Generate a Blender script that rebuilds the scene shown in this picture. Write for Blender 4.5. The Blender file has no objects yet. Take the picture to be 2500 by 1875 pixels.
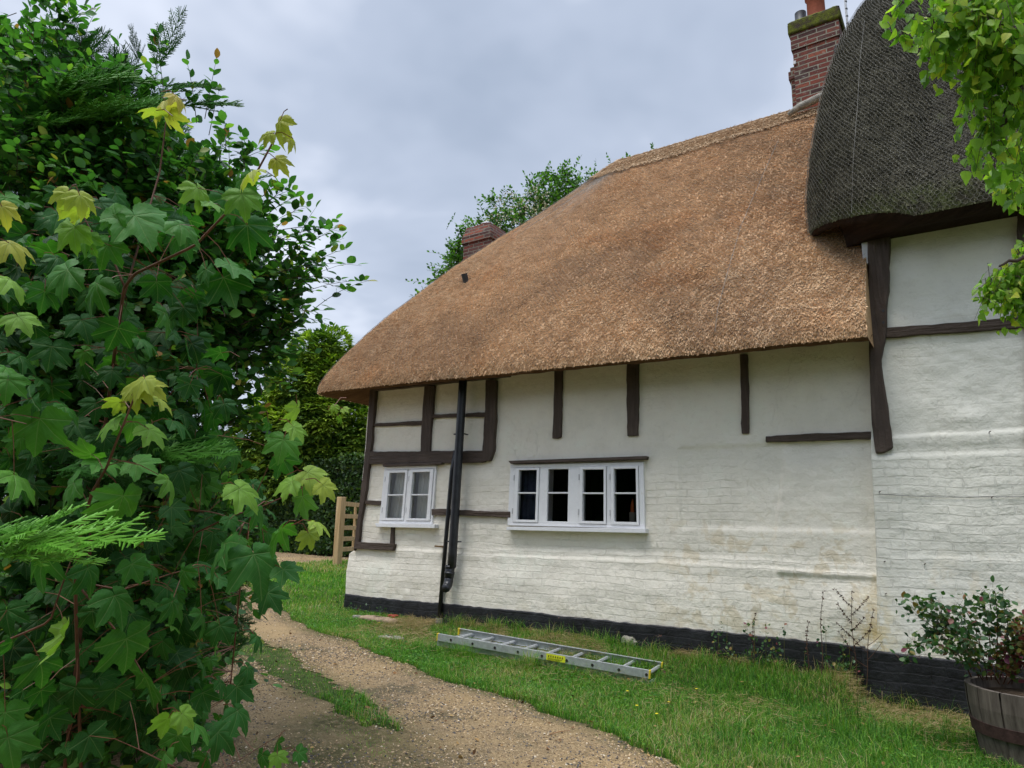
import bpy, math, random
import numpy as np
from mathutils import Matrix, Vector

random.seed(7); RNG = np.random.default_rng(7)
S = bpy.context.scene
COL = S.collection

# ------------------------------------------------------------------ camera
F = 1700.; CX = 1250.; CY = 937.5; EYE = 1.40
VPX, VPY, ROLL = -1350., 1231., 0.021          # where the long front wall vanishes; tilt of the horizon
_c = VPY + ROLL * (CX - VPX) - CY
_d = np.array([-ROLL * F, F, -_c]); _d /= np.linalg.norm(_d)
_l = np.array([VPX - CX, VPY - CY, F]); _l /= np.linalg.norm(_l)
_X = -_l; _Z = -_d; _Y = np.cross(_Z, _X)
R = np.array([_X, _Y, _Z])
CAM = np.array([0, 0, EYE])
cd = bpy.data.cameras.new('camera'); cam = bpy.data.objects.new('camera', cd); COL.objects.link(cam)
cd.sensor_width = 36; cd.lens = F / 2500 * 36; cd.clip_start = .05; cd.clip_end = 2000
ax = R @ np.array([1, 0, 0]); ay = R @ np.array([0, -1, 0]); az = R @ np.array([0, 0, -1])
cam.matrix_world = Matrix(((ax[0], ay[0], az[0], 0), (ax[1], ay[1], az[1], 0), (ax[2], ay[2], az[2], EYE), (0, 0, 0, 1)))
S.camera = cam
S.render.resolution_x = 1024; S.render.resolution_y = 768

# ------------------------------------------------------------------ light
SUN_EL, SUN_AZ = math.radians(69), math.radians(205)      # soft light from behind the camera, a little left
S.view_settings.view_transform = 'Standard'; S.view_settings.look = 'None'
S.view_settings.exposure = 0.66; S.view_settings.gamma = 1
w = bpy.data.worlds.new('World'); S.world = w; w.use_nodes = True
nt = w.node_tree; nt.nodes.clear()
def wn(t, **k):
    n = nt.nodes.new(t)
    for a, b in k.items(): setattr(n, a, b)
    return n
out = wn('ShaderNodeOutputWorld'); bg = wn('ShaderNodeBackground'); nt.links.new(bg.outputs[0], out.inputs[0])
sky = wn('ShaderNodeTexSky', sky_type='NISHITA', sun_disc=False, sun_elevation=SUN_EL, sun_rotation=SUN_AZ)
skm = wn('ShaderNodeVectorMath', operation='SCALE'); nt.links.new(sky.outputs[0], skm.inputs[0]); skm.inputs['Scale'].default_value = 0.10
tc = wn('ShaderNodeTexCoord'); sp = wn('ShaderNodeSeparateXYZ'); nt.links.new(tc.outputs['Generated'], sp.inputs[0])
def wm(op, a, b=None, c=None, clamp=False):
    n = wn('ShaderNodeMath', operation=op, use_clamp=clamp)
    for i, v in enumerate((a, b, c)):
        if v is None: continue
        if isinstance(v, (int, float)): n.inputs[i].default_value = v
        else: nt.links.new(v, n.inputs[i])
    return n.outputs[0]
zz = wm('MAXIMUM', sp.outputs[2], 0.0); den = wm('ADD', zz, 0.22)
u_ = wm('DIVIDE', sp.outputs[0], den); v_ = wm('DIVIDE', sp.outputs[1], den)
cb = wn('ShaderNodeCombineXYZ'); nt.links.new(u_, cb.inputs[0]); nt.links.new(v_, cb.inputs[1])
no = wn('ShaderNodeTexNoise'); no.inputs['Scale'].default_value = 1.7; no.inputs['Detail'].default_value = 4; no.inputs['Roughness'].default_value = .56
no.inputs['Distortion'].default_value = .15
nt.links.new(cb.outputs[0], no.inputs[0])
rp = wn('ShaderNodeValToRGB'); nt.links.new(no.outputs['Fac'], rp.inputs[0])
rp.color_ramp.elements[0].position = .34; rp.color_ramp.elements[0].color = (.275, .325, .415, 1)
rp.color_ramp.elements[1].position = .66; rp.color_ramp.elements[1].color = (.56, .60, .69, 1)
e = rp.color_ramp.elements.new(.50); e.color = (.345, .395, .49, 1)
# overcast sky: brighter high up and on the side of the hidden sun, paler at the horizon
hor = wm('POWER', wm('SUBTRACT', 1.0, zz), 5.0)
hz = wn('ShaderNodeMixRGB'); nt.links.new(wm('MULTIPLY', hor, .62), hz.inputs[0]); nt.links.new(rp.outputs[0], hz.inputs[1]); hz.inputs[2].default_value = (.65, .685, .76, 1)
up = wm('MULTIPLY', wm('MAXIMUM', wm('SUBTRACT', zz, .72), 0.0), 16.0)
bk = wm('MULTIPLY', wm('MAXIMUM', wm('MULTIPLY', sp.outputs[1], -1.0), 0.0), .40)
fac = wm('ADD', wm('ADD', up, bk), 1.0)
mx = wn('ShaderNodeMixRGB'); mx.inputs[0].default_value = .93; nt.links.new(skm.outputs[0], mx.inputs[1]); nt.links.new(hz.outputs[0], mx.inputs[2])
sc = wn('ShaderNodeVectorMath', operation='SCALE'); nt.links.new(mx.outputs[0], sc.inputs[0]); nt.links.new(fac, sc.inputs['Scale'])
nt.links.new(sc.outputs[0], bg.inputs[0]); bg.inputs[1].default_value = 1.0
sl = bpy.data.lights.new('sun', 'SUN'); so = bpy.data.objects.new('sun', sl); COL.objects.link(so)
sl.energy = 1.5; sl.angle = math.radians(24); sl.color = (1, .94, .85)
sd = Vector((math.sin(SUN_AZ) * math.cos(SUN_EL), math.cos(SUN_AZ) * math.cos(SUN_EL), math.sin(SUN_EL)))
so.rotation_euler = sd.to_track_quat('Z', 'Y').to_euler()

# ------------------------------------------------------------------ pixel -> world
YW = 6.93
def ray(px, py): return R @ np.array([px - CX, py - CY, F])
def onY(px, py, y): d = ray(px, py); return CAM + d * (y / d[1])
def onX(px, py, x): d = ray(px, py); return CAM + d * (x / d[0])
def onZ(px, py, z): d = ray(px, py); return CAM + d * ((z - EYE) / d[2])
def at(px, py, depth): return CAM + ray(px, py) / F * depth
def zoomed(sc, ox, oy): return lambda pts: [(ox + x / sc, oy + y / sc) for x, y in pts]
Z3 = zoomed(5.821, 1220, 1100); Z4 = zoomed(3.687, 860, 900); R4 = zoomed(2.212, 800, 850); R5 = zoomed(2.074, 1500, 700)
Z8 = zoomed(2.552, 2080, 500); ZC = zoomed(5.72, 1900, 0)

def _h(ix, iy, seed):
    n = (ix.astype(np.int64) * 374761393 + iy.astype(np.int64) * 668265263 + seed * 1442695041) & 0xffffffff
    n = ((n ^ (n >> 13)) * 1274126177) & 0xffffffff
    n = (n ^ (n >> 16)) & 0xffffffff
    return n / 4294967295.
def vn(x, y, seed=0):
    x = np.asarray(x, float); y = np.asarray(y, float)
    ix = np.floor(x); iy = np.floor(y); fx = x - ix; fy = y - iy
    fx = fx * fx * (3 - 2 * fx); fy = fy * fy * (3 - 2 * fy)
    a = _h(ix, iy, seed); b = _h(ix + 1, iy, seed); c = _h(ix, iy + 1, seed); d = _h(ix + 1, iy + 1, seed)
    return (a + (b - a) * fx) * (1 - fy) + (c + (d - c) * fx) * fy - .5
def fbm(x, y, o=4, seed=0):
    s = 0; a = 1.; t = 0
    for i in range(o): s = s + a * vn(x * 2 ** i, y * 2 ** i, seed + i * 17); t += a; a *= .5
    return s / t
def sstep(a, b, x): t = np.clip((x - a) / (b - a), 0, 1); return t * t * (3 - 2 * t)

# ------------------------------------------------------------------ object helpers
def thing(name, label, cat, loc=(0, 0, 0), group=None):
    o = bpy.data.objects.new(name, None); COL.objects.link(o); o.location = loc
    o.empty_display_size = .2
    tag(o, label, cat, group); return o
def tag(o, label=None, cat=None, group=None, kind=None):
    if label: o['label'] = label
    if cat: o['category'] = cat
    if group: o['group'] = group
    if kind: o['kind'] = kind
    return o
def npmesh(name, V, Fs, mat, parent=None, smooth=False, attrs=None, uv=None):
    """one mesh object from numpy arrays; Fs = list of (n,k) index arrays"""
    V = np.asarray(V, dtype=np.float64)
    if parent is not None: V = V - np.array(wloc(parent))
    me = bpy.data.meshes.new(name)
    Fs = [np.asarray(f, dtype=np.int32) for f in Fs if len(f)]
    me.vertices.add(len(V)); me.vertices.foreach_set('co', V.astype(np.float32).ravel())
    idx = np.concatenate([f.ravel() for f in Fs]); tot = np.concatenate([np.full(len(f), f.shape[1], np.int32) for f in Fs])
    st = np.concatenate([[0], np.cumsum(tot)[:-1]]).astype(np.int32)
    me.loops.add(len(idx)); me.loops.foreach_set('vertex_index', idx)
    me.polygons.add(len(tot)); me.polygons.foreach_set('loop_start', st); me.polygons.foreach_set('loop_total', tot)
    me.polygons.foreach_set('use_smooth', np.full(len(tot), bool(smooth)))
    me.update(calc_edges=True)
    if attrs:
        for k, a in attrs.items():
            at_ = me.attributes.new(k, 'FLOAT', 'POINT'); at_.data.foreach_set('value', np.asarray(a, np.float32))
    if uv is not None:
        ul = me.uv_layers.new(name='UVMap'); ul.data.foreach_set('uv', np.asarray(uv, np.float32)[idx].ravel())
    if mat: me.materials.append(mat)
    o = bpy.data.objects.new(name, me); COL.objects.link(o)
    if parent is not None: o.parent = parent
    return o
def wloc(p):
    v = Vector((0, 0, 0))
    while p is not None: v += p.location; p = p.parent
    return v
class MB:
    def __init__(s): s.V = []; s.F = {}; s.n = 0; s.A = {}
    def add(s, V, Fs, **attrs):
        V = np.asarray(V, float).reshape(-1, 3)
        for f in Fs:
            f = np.asarray(f)
            if len(f): s.F.setdefault(f.shape[1], []).append(f + s.n)
        s.V.append(V); s.n += len(V)
        for k, a in attrs.items(): s.A.setdefault(k, []).append(np.broadcast_to(np.asarray(a, float), (len(V),)))
        return s
    def box(s, a, b):
        a = np.array(a, float); b = np.array(b, float)
        V = [[(a, b)[i][0], (a, b)[j][1], (a, b)[k][2]] for i in (0, 1) for j in (0, 1) for k in (0, 1)]
        return s.add(V, [np.array([[0, 1, 3, 2], [4, 6, 7, 5], [0, 4, 5, 1], [2, 3, 7, 6], [0, 2, 6, 4], [1, 5, 7, 3]])])
    def hexa(s, P):      # 8 points: bottom ring 4, top ring 4
        return s.add(P, [np.array([[3, 2, 1, 0], [4, 5, 6, 7], [0, 1, 5, 4], [1, 2, 6, 5], [2, 3, 7, 6], [3, 0, 4, 7]])])
    def tube(s, pts, rad, k=8, cap=True):
        pts = np.asarray(pts, float); n = len(pts); rad = np.broadcast_to(np.asarray(rad, float), (n,))
        T = np.gradient(pts, axis=0); T /= np.linalg.norm(T, axis=1)[:, None] + 1e-9
        ref = np.array([0, 0, 1.]) if abs(T[0, 2]) < .9 else np.array([1., 0, 0])
        V = []
        for i in range(n):
            a = np.cross(T[i], ref); a /= np.linalg.norm(a); b = np.cross(T[i], a)
            ref = -np.cross(T[i], a) * -1 if False else ref
            for j in range(k):
                t = 2 * math.pi * j / k; V.append(pts[i] + rad[i] * (math.cos(t) * a + math.sin(t) * b))
        f = [[i * k + j, i * k + (j + 1) % k, (i + 1) * k + (j + 1) % k, (i + 1) * k + j] for i in range(n - 1) for j in range(k)]
        s.add(V, [np.array(f)])
        if cap:
            m = s.n - n * k
            s.F.setdefault(k, []).append(np.array([[m + j for j in range(k)][::-1], [m + (n - 1) * k + j for j in range(k)]]))
        return s
    def lathe(s, c, prof, k=32):
        c = np.array(c, float); V = []; n = len(prof)
        for r, z in prof:
            for j in range(k):
                t = 2 * math.pi * j / k; V.append(c + np.array([r * math.cos(t), r * math.sin(t), z]))
        f = [[i * k + j, i * k + (j + 1) % k, (i + 1) * k + (j + 1) % k, (i + 1) * k + j] for i in range(n - 1) for j in range(k)]
        return s.add(V, [np.array(f)])
    def segs(s, P0, P1, r0, r1, **attrs):     # many thin three-sided prisms at once
        P0 = np.asarray(P0, float).reshape(-1, 3); P1 = np.asarray(P1, float).reshape(-1, 3); n = len(P0)
        r0 = np.broadcast_to(np.asarray(r0, float), (n,)); r1 = np.broadcast_to(np.asarray(r1, float), (n,))
        d = P1 - P0; d /= np.linalg.norm(d, axis=1)[:, None] + 1e-9
        ref = np.where(np.abs(d[:, 2:3]) < .9, np.array([[0, 0, 1.]]), np.array([[1., 0, 0]]))
        a = np.cross(d, ref); a /= np.linalg.norm(a, axis=1)[:, None]; b = np.cross(d, a)
        V = np.zeros((n, 6, 3))
        for j in range(3):
            t = 2 * math.pi * j / 3; o = math.cos(t) * a + math.sin(t) * b
            V[:, j] = P0 + o * r0[:, None]; V[:, 3 + j] = P1 + o * r1[:, None]
        base = (np.arange(n) * 6)[:, None]
        f = np.concatenate([base + np.array([[j, (j + 1) % 3, 3 + (j + 1) % 3, 3 + j]]) for j in range(3)])
        at2 = {k: np.repeat(np.broadcast_to(np.asarray(v, float), (n,)), 6) for k, v in attrs.items()}
        return s.add(V.reshape(-1, 3), [f], **at2)
    def inst(s, tV, tF, M, T, **attrs):       # a template placed many times (M n,3,3 ; T n,3)
        n = len(T); k = len(tV)
        V = np.einsum('nij,kj->nki', M, tV) + T[:, None, :]
        base = (np.arange(n) * k)[:, None, None]
        Fs = [(f[None] + base).reshape(-1, f.shape[1]) for f in tF]
        at2 = {a: np.repeat(np.broadcast_to(np.asarray(v, float), (n,)), k) for a, v in attrs.items()}
        return s.add(V.reshape(-1, 3), Fs, **at2)
    def build(s, name, mat, parent=None, smooth=False, uvt=None):
        V = np.concatenate(s.V); Fs = [np.concatenate(f) for f in s.F.values()]
        A = {k: np.concatenate(a) for k, a in s.A.items()}
        A = {k: a for k, a in A.items() if len(a) == len(V)}
        uv = None
        if 'lu' in A: uv = np.stack([A.pop('lu'), A.pop('lv')], 1)
        return npmesh(name, V, Fs, mat, parent, smooth, A, uv)
def bev(o, w=.004, seg=2):
    m = o.modifiers.new('bevel', 'BEVEL'); m.width = w; m.segments = seg; m.limit_method = 'ANGLE'; m.angle_limit = math.radians(40); return o
def basis(axis, nrm, s=None):
    y = axis / (np.linalg.norm(axis, axis=1)[:, None] + 1e-9)
    z = nrm - (nrm * y).sum(1)[:, None] * y; z /= np.linalg.norm(z, axis=1)[:, None] + 1e-9
    x = np.cross(y, z); M = np.stack([x, y, z], 2)
    if s is not None: M = M * np.asarray(s)[:, None, None]
    return M
def rnd(n, s=1.): return RNG.normal(0, s, (n, 3))
def unit(v): return v / (np.linalg.norm(v, axis=-1, keepdims=True) + 1e-9)

# ------------------------------------------------------------------ materials
class Mat:
    def __init__(s, name, rough=.6, spec=.3, color=None, metal=0):
        s.m = bpy.data.materials.new(name); s.m.use_nodes = True; s.t = s.m.node_tree; s.b = s.t.nodes['Principled BSDF']
        s.b.inputs['Roughness'].default_value = rough; s.b.inputs['Specular IOR Level'].default_value = spec
        s.b.inputs['Metallic'].default_value = metal
        if color: s.b.inputs['Base Color'].default_value = (*color, 1)
        s._tc = None
    def n(s, typ, **k):
        x = s.t.nodes.new(typ)
        for a, b in k.items(): setattr(x, a, b)
        return x
    def l(s, a, b): s.t.links.new(a, b); return s
    def inp(s, node, i, v):
        if v is None: return
        if isinstance(v, (int, float)): node.inputs[i].default_value = v
        elif isinstance(v, tuple): node.inputs[i].default_value = v if len(v) != 3 or node.inputs[i].type == 'VECTOR' else (*v, 1)
        else: s.l(v, node.inputs[i])
    def co(s):
        if not s._tc: s._tc = s.n('ShaderNodeNewGeometry').outputs['Position']
        return s._tc
    def math(s, op, a, b=None, clamp=False):
        x = s.n('ShaderNodeMath', operation=op, use_clamp=clamp); s.inp(x, 0, a); s.inp(x, 1, b); return x.outputs[0]
    def vmath(s, op, a, b=None):
        x = s.n('ShaderNodeVectorMath', operation=op); s.inp(x, 0, a); s.inp(x, 1, b); return x.outputs[0]
    def noise(s, sc, det=4, rough=.5, co=None, dist=0, out='Fac'):
        x = s.n('ShaderNodeTexNoise'); s.inp(x, 0, co if co is not None else s.co()); x.inputs['Scale'].default_value = sc
        x.inputs['Detail'].default_value = det; x.inputs['Roughness'].default_value = rough; x.inputs['Distortion'].default_value = dist
        return x.outputs[out]
    def ramp(s, f, st):
        x = s.n('ShaderNodeValToRGB'); s.inp(x, 0, f); cr = x.color_ramp
        while len(cr.elements) < len(st): cr.elements.new(.5)
        for el, (p, c) in zip(cr.elements, st):
            el.position = p; el.color = (*(c if isinstance(c, tuple) else (c, c, c)), 1)
        return x.outputs[0]
    def mix(s, f, a, b, mode='MIX'):
        x = s.n('ShaderNodeMixRGB', blend_type=mode); s.inp(x, 0, f); s.inp(x, 1, a); s.inp(x, 2, b); return x.outputs[0]
    def attr(s, nm): return s.n('ShaderNodeAttribute', attribute_name=nm).outputs['Fac']
    def col(s, c): s.inp(s.b, 'Base Color', c); return s
    def bump(s, h, dist=.01, st=1., prev=None):
        x = s.n('ShaderNodeBump'); x.inputs['Strength'].default_value = st; x.inputs['Distance'].default_value = dist
        s.inp(x, 'Height', h)
        if prev is not None: s.l(prev, x.inputs['Normal'])
        s.l(x.outputs[0], s.b.inputs['Normal']); return x.outputs[0]
    def scaled(s, v): x = s.n('ShaderNodeMapping'); s.l(s.co(), x.inputs[0]); x.inputs['Scale'].default_value = v; return x.outputs[0]
    def mapr(s, v, a, b, c=0., d=1.):
        x = s.n('ShaderNodeMapRange', interpolation_type='SMOOTHSTEP'); s.inp(x, 0, v)
        for i, q in enumerate((a, b, c, d)): x.inputs[i + 1].default_value = q
        return x.outputs[0]
    def sep(s):
        x = s.n('ShaderNodeSeparateXYZ'); s.l(s.co(), x.inputs[0]); return x.outputs

def brick_fac(m, wob=.030, bw=.225, rh=.075, ms=.0075, plane='XZ', smooth=.2):
    """mortar mask of wobbly brick courses laid over the x-z plane"""
    X, Y, Z = m.sep()
    nz = m.n('ShaderNodeTexNoise'); m.l(m.co(), nz.inputs[0]); nz.inputs['Scale'].default_value = 2.3; nz.inputs['Detail'].default_value = 5
    ns = m.n('ShaderNodeSeparateColor'); m.l(nz.outputs['Color'], ns.inputs[0])
    u = m.math('ADD', X if plane == 'XZ' else m.math('ADD', X, Y), m.math('MULTIPLY', m.math('SUBTRACT', ns.outputs[0], .5), wob * 3))
    v = m.math('ADD', Z, m.math('MULTIPLY', m.math('SUBTRACT', ns.outputs[1], .5), wob * 3))
    cbn = m.n('ShaderNodeCombineXYZ'); m.l(u, cbn.inputs[0]); m.l(v, cbn.inputs[1])
    br = m.n('ShaderNodeTexBrick'); m.l(cbn.outputs[0], br.inputs[0]); br.inputs['Scale'].default_value = 1
    br.inputs['Brick Width'].default_value = bw; br.inputs['Row Height'].default_value = rh
    br.inputs['Mortar Size'].default_value = ms; br.inputs['Mortar Smooth'].default_value = smooth; br.inputs['Bias'].default_value = 0
    br.inputs['Color1'].default_value = (0, 0, 0, 1); br.inputs['Color2'].default_value = (1, 1, 1, 1); br.inputs['Mortar'].default_value = (.5, .5, .5, 1)
    return br.outputs['Fac'], br.outputs['Color']

def wall_mat(name, base, brick_top, stain):
    m = Mat(name, rough=.72, spec=.25)
    X, Y, Z = m.sep()
    fac, bc = brick_fac(m)
    # how much brickwork shows under the paint: patchy, fading out in the rendered parts
    patch = m.noise(1.3, 3, .6)
    zr = m.math('ADD', Z, m.math('MULTIPLY', m.math('SUBTRACT', patch, .5), .9))
    show = m.mapr(zr, brick_top - .18, brick_top + .22, 1., .10)
    show = m.math('MULTIPLY', show, m.mapr(m.noise(2.6, 5, .65), .38, .60, .06, 1.))
    if stain[0] < -1:   # rendered patch beside the corner hides the courses
        pa = m.math('MULTIPLY', m.mapr(m.math('ADD', X, m.math('MULTIPLY', m.noise(3, 4), .3)), -1.85, -1.7), m.mapr(Z, 1.20, 1.30)); show = m.math('MULTIPLY', show, m.math('SUBTRACT', 1., m.math('MULTIPLY', pa, .92)))
    else:               # crisp quoin bricks at the corner of the taller range
        qa = m.math('MULTIPLY', m.mapr(X, -.60, -.57, 1, 0), m.mapr(Z, 1.95, 2.05, 1, 0)); show = m.math('ADD', m.math('MULTIPLY', show, m.math('SUBTRACT', 1., qa)), m.math('MULTIPLY', qa, 1.25))
    low = m.noise(3.2, 5, .55); mid = m.noise(14, 5, .6); fine = m.noise(70, 4, .65)
    h = m.math('MULTIPLY', m.math('MULTIPLY', fac, -1.15), show)
    h = m.math('ADD', h, m.math('MULTIPLY', m.math('MULTIPLY', bc, show), .8))
    h = m.math('ADD', h, m.math('MULTIPLY', low, 2.2)); h = m.math('ADD', h, m.math('MULTIPLY', mid, 1.3)); h = m.math('ADD', h, m.math('MULTIPLY', fine, .42))
    streak = m.noise(1, 5, .7, co=m.scaled((3.2, 3.2, 34)))
    h = m.math('ADD', h, m.math('MULTIPLY', streak, m.math('MULTIPLY', show, .45)))
    vc = m.n('ShaderNodeTexVoronoi', feature='DISTANCE_TO_EDGE'); vc.inputs['Scale'].default_value = 1.15
    nd = m.n('ShaderNodeTexNoise'); m.l(m.co(), nd.inputs[0]); nd.inputs['Scale'].default_value = 3.2; nd.inputs['Detail'].default_value = 6; nd.inputs['Roughness'].default_value = .65
    sc_ = m.n('ShaderNodeVectorMath', operation='SCALE'); m.l(nd.outputs['Color'], sc_.inputs[0]); sc_.inputs['Scale'].default_value = .55
    m.l(m.vmath('ADD', m.co(), sc_.outputs[0]), vc.inputs[0]); crack = m.math('MULTIPLY', m.mapr(vc.outputs[0], .0, .005, 1, 0), m.mapr(m.noise(1.1, 2), .54, .60))
    flake = m.mapr(m.noise(17, 6, .72, dist=.3), .585, .60)
    h = m.math('SUBTRACT', h, m.math('MULTIPLY', crack, .3)); h = m.math('SUBTRACT', h, m.math('MULTIPLY', flake, .14))
    m.bump(h, .0072, .95)
    c = m.ramp(m.noise(2.1, 6, .62), [(.30, tuple(.90 * q for q in base)), (.55, base), (.75, tuple(min(.86, 1.05 * q) for q in base))])
    c = m.mix(m.math('MULTIPLY', crack, .05), c, (.30, .27, .22)); c = m.mix(m.math('MULTIPLY', flake, .05), c, (.52, .48, .38))
    # joints toned a little darker, worn beige patches where old limewash shows
    c = m.mix(m.math('MULTIPLY', m.math('MULTIPLY', fac, show), .10), c, (.42, .40, .34))
    sx = m.mapr(X, stain[0] - .5, stain[0] + .4); sx2 = m.mapr(X, stain[1] - .3, stain[1] + .3, 1., 0.)
    sz = m.mapr(Z, stain[2] - .15, stain[2] + .1); sz2 = m.mapr(Z, stain[3] - .3, stain[3] + .2, 1., 0.)
    area = m.math('MULTIPLY', m.math('MULTIPLY', sx, sx2), m.math('MULTIPLY', sz, sz2))
    blot = m.mapr(m.noise(4.2, 6, .68, dist=.4), .50, .60)
    c = m.mix(m.math('MULTIPLY', m.math('MULTIPLY', area, blot), stain[4]), c, (.60, .49, .31))
    dust = m.mapr(m.noise(22, 5, .75), .56, .70)
    c = m.mix(m.math('MULTIPLY', dust, .16), c, (.50, .44, .33))
    # algae and splash dirt just above the plinth
    foot = m.math('MULTIPLY', m.mapr(Z, .45, .85, 1., 0.), m.mapr(m.noise(5, 5, .7), .42, .68))
    c = m.mix(m.math('MULTIPLY', foot, .35), c, (.55, .50, .33))
    cs = m.math('MULTIPLY', m.mapr(m.math('ABSOLUTE', m.math('ADD', X, .86)), .04, .26, 1, 0), m.math('MULTIPLY', m.mapr(Z, .55, 1.15, 1, 0), m.mapr(m.noise(9, 5, .75), .40, .58)))
    c = m.mix(m.math('MULTIPLY', cs, .7), c, (.60, .47, .20))
    drip = m.math('MULTIPLY', m.mapr(m.noise(1, 4, .6, co=m.scaled((9, 9, .8))), .56, .74), m.mapr(m.noise(1.7, 3, .5), .45, .65))
    c = m.mix(m.math('MULTIPLY', drip, .10), c, (.44, .43, .35))
    m.col(c); return m.m
M_wall = wall_mat('painted brick wall', (.86, .81, .695), 1.85, (-2.7, -.6, .35, 1.55, .55))
M_wallr = wall_mat('painted taller wall', (.76, .745, .655), 2.0, (-.5, 1.5, .4, 1.25, .35))
def black_mat():
    m = Mat('black painted plinth', rough=.5, spec=.4)
    fac, bc = brick_fac(m, rh=.075)
    h = m.math('ADD', m.math('MULTIPLY', fac, -1.), m.math('MULTIPLY', m.noise(12, 5, .65), 2.2))
    m.bump(h, .006, 1)
    c = m.ramp(m.noise(6, 6, .7), [(.35, (.008, .008, .010)), (.62, (.020, .021, .024)), (.75, (.05, .05, .052))])
    chip = m.mapr(m.noise(9, 6, .75, dist=.5), .655, .68)
    c = m.mix(m.math('MULTIPLY', chip, .75), c, m.ramp(m.noise(30, 2), [(.4, (.30, .26, .2)), (.6, (.25, .10, .06))]))
    m.col(c); return m.m
M_black = black_mat()
def timber_mat(nm='brown painted oak', sc=(26, 26, 2.2), a=(.080, .057, .044), b=(.135, .100, .079)):
    m = Mat(nm, rough=.6, spec=.25)
    g = m.noise(1, 6, .65, co=m.scaled(sc), dist=.6); f = m.noise(40, 4, .7)
    m.bump(m.math('ADD', m.math('MULTIPLY', g, 2.6), m.math('MULTIPLY', f, .7)), .012, 1.)
    m.col(m.ramp(m.math('ADD', m.math('MULTIPLY', g, .6), m.math('MULTIPLY', m.noise(5, 4), .4)), [(.3, tuple(q * .75 for q in a)), (.5, a), (.72, b), (.8, tuple(q * 1.25 for q in b))])); return m.m
M_post = timber_mat(); M_rail = timber_mat('brown painted oak rail', (2.2, 26, 26))
M_white = (lambda m: (m.bump(m.noise(30, 3), .002, .5), m.col(m.ramp(m.noise(9, 5, .7), [(.3, (.74, .74, .75)), (.6, (.81, .81, .815)), (.74, (.68, .66, .62))])), m.m)[-1])(Mat('white gloss paint', .32, .5))
def glass_mat():
    m = Mat('window glass'); t = m.t; o = t.nodes['Material Output']
    tr = m.n('ShaderNodeBsdfTransparent'); tr.inputs[0].default_value = (.95, .97, .96, 1); gl = m.n('ShaderNodeBsdfGlossy'); gl.inputs['Roughness'].default_value = .01
    fr = m.n('ShaderNodeFresnel'); fr.inputs[0].default_value = 1.5
    bp = m.n('ShaderNodeBump'); bp.inputs['Distance'].default_value = .004; bp.inputs['Strength'].default_value = .3; m.l(m.noise(5, 2), bp.inputs['Height'])
    m.l(bp.outputs[0], gl.inputs['Normal'])
    mx_ = m.n('ShaderNodeMixShader'); m.l(fr.outputs[0], mx_.inputs[0]); m.l(tr.outputs[0], mx_.inputs[1]); m.l(gl.outputs[0], mx_.inputs[2]); m.l(mx_.outputs[0], o.inputs[0])
    return m.m
M_glass = glass_mat()
def plain(nm, c, rough=.6, spec=.3, var=.25, sc=12, bump=0, metal=0, bsc=40):
    m = Mat(nm, rough, spec, metal=metal)
    m.col(m.ramp(m.noise(sc, 5, .6), [(.3, tuple(q * (1 - var) for q in c)), (.7, tuple(min(1, q * (1 + var)) for q in c))]))
    if bump: m.bump(m.noise(bsc, 4, .6), bump, 1)
    return m.m
M_pipe = plain('black cast pipe', (.016, .017, .021), .38, .5, .5, 14, .002)
M_alu = plain('dull aluminium', (.50, .52, .53), .45, .5, .18, 25, .0006, metal=.55)
M_yellow = plain('yellow plastic', (.72, .52, .03), .45, .4, .12)
M_labelm = plain('yellow sticker', (.70, .72, .03), .4, .4, .08)
M_ink = plain('sticker print', (.16, .16, .02), .5, .2, .1)
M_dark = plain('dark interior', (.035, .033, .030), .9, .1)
M_terra = plain('terracotta pot', (.30, .085, .045), .75, .2, .2, 9, .003)
M_cem = plain('cement flashing', (.27, .25, .21), .85, .2, .35, 14, .012)
M_iron = plain('dark ironwork', (.03, .032, .036), .5, .4, .3)
M_pale = plain('pale grey metal', (.55, .55, .56), .4, .4, .15)
M_newwood = (lambda m: (m.bump(m.noise(1, 4, co=m.scaled((30, 30, 3))), .003, .6), m.col(m.ramp(m.noise(1, 5, .6, co=m.scaled((24, 24, 2))), [(.3, (.34, .22, .10)), (.7, (.58, .42, .23))])), m.m)[-1])(Mat('pale new softwood', .7, .2))
M_barrel = (lambda m: (m.bump(m.noise(1, 5, .7, co=m.scaled((50, 50, 4))), .005, .8), m.col(m.ramp(m.noise(1, 6, .7, co=m.scaled((30, 30, 3))), [(.3, (.060, .048, .040)), (.7, (.17, .145, .12))])), m.m)[-1])(Mat('weathered barrel oak', .85, .15))
M_rust = plain('rusty hoop', (.050, .028, .024), .8, .2, .4, 20, .003)
M_soil = plain('dry soil', (.06, .042, .028), .95, .1, .5, 25, .02)
M_curt = plain('net curtain cloth', (.90, .90, .87), .9, .1, .03)
M_curtd = plain('dark patterned curtain', (.07, .08, .13), .9, .1, .5, 8)
M_stone = plain('grey stone', (.26, .24, .20), .9, .2, .3, 10, .012)
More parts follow.
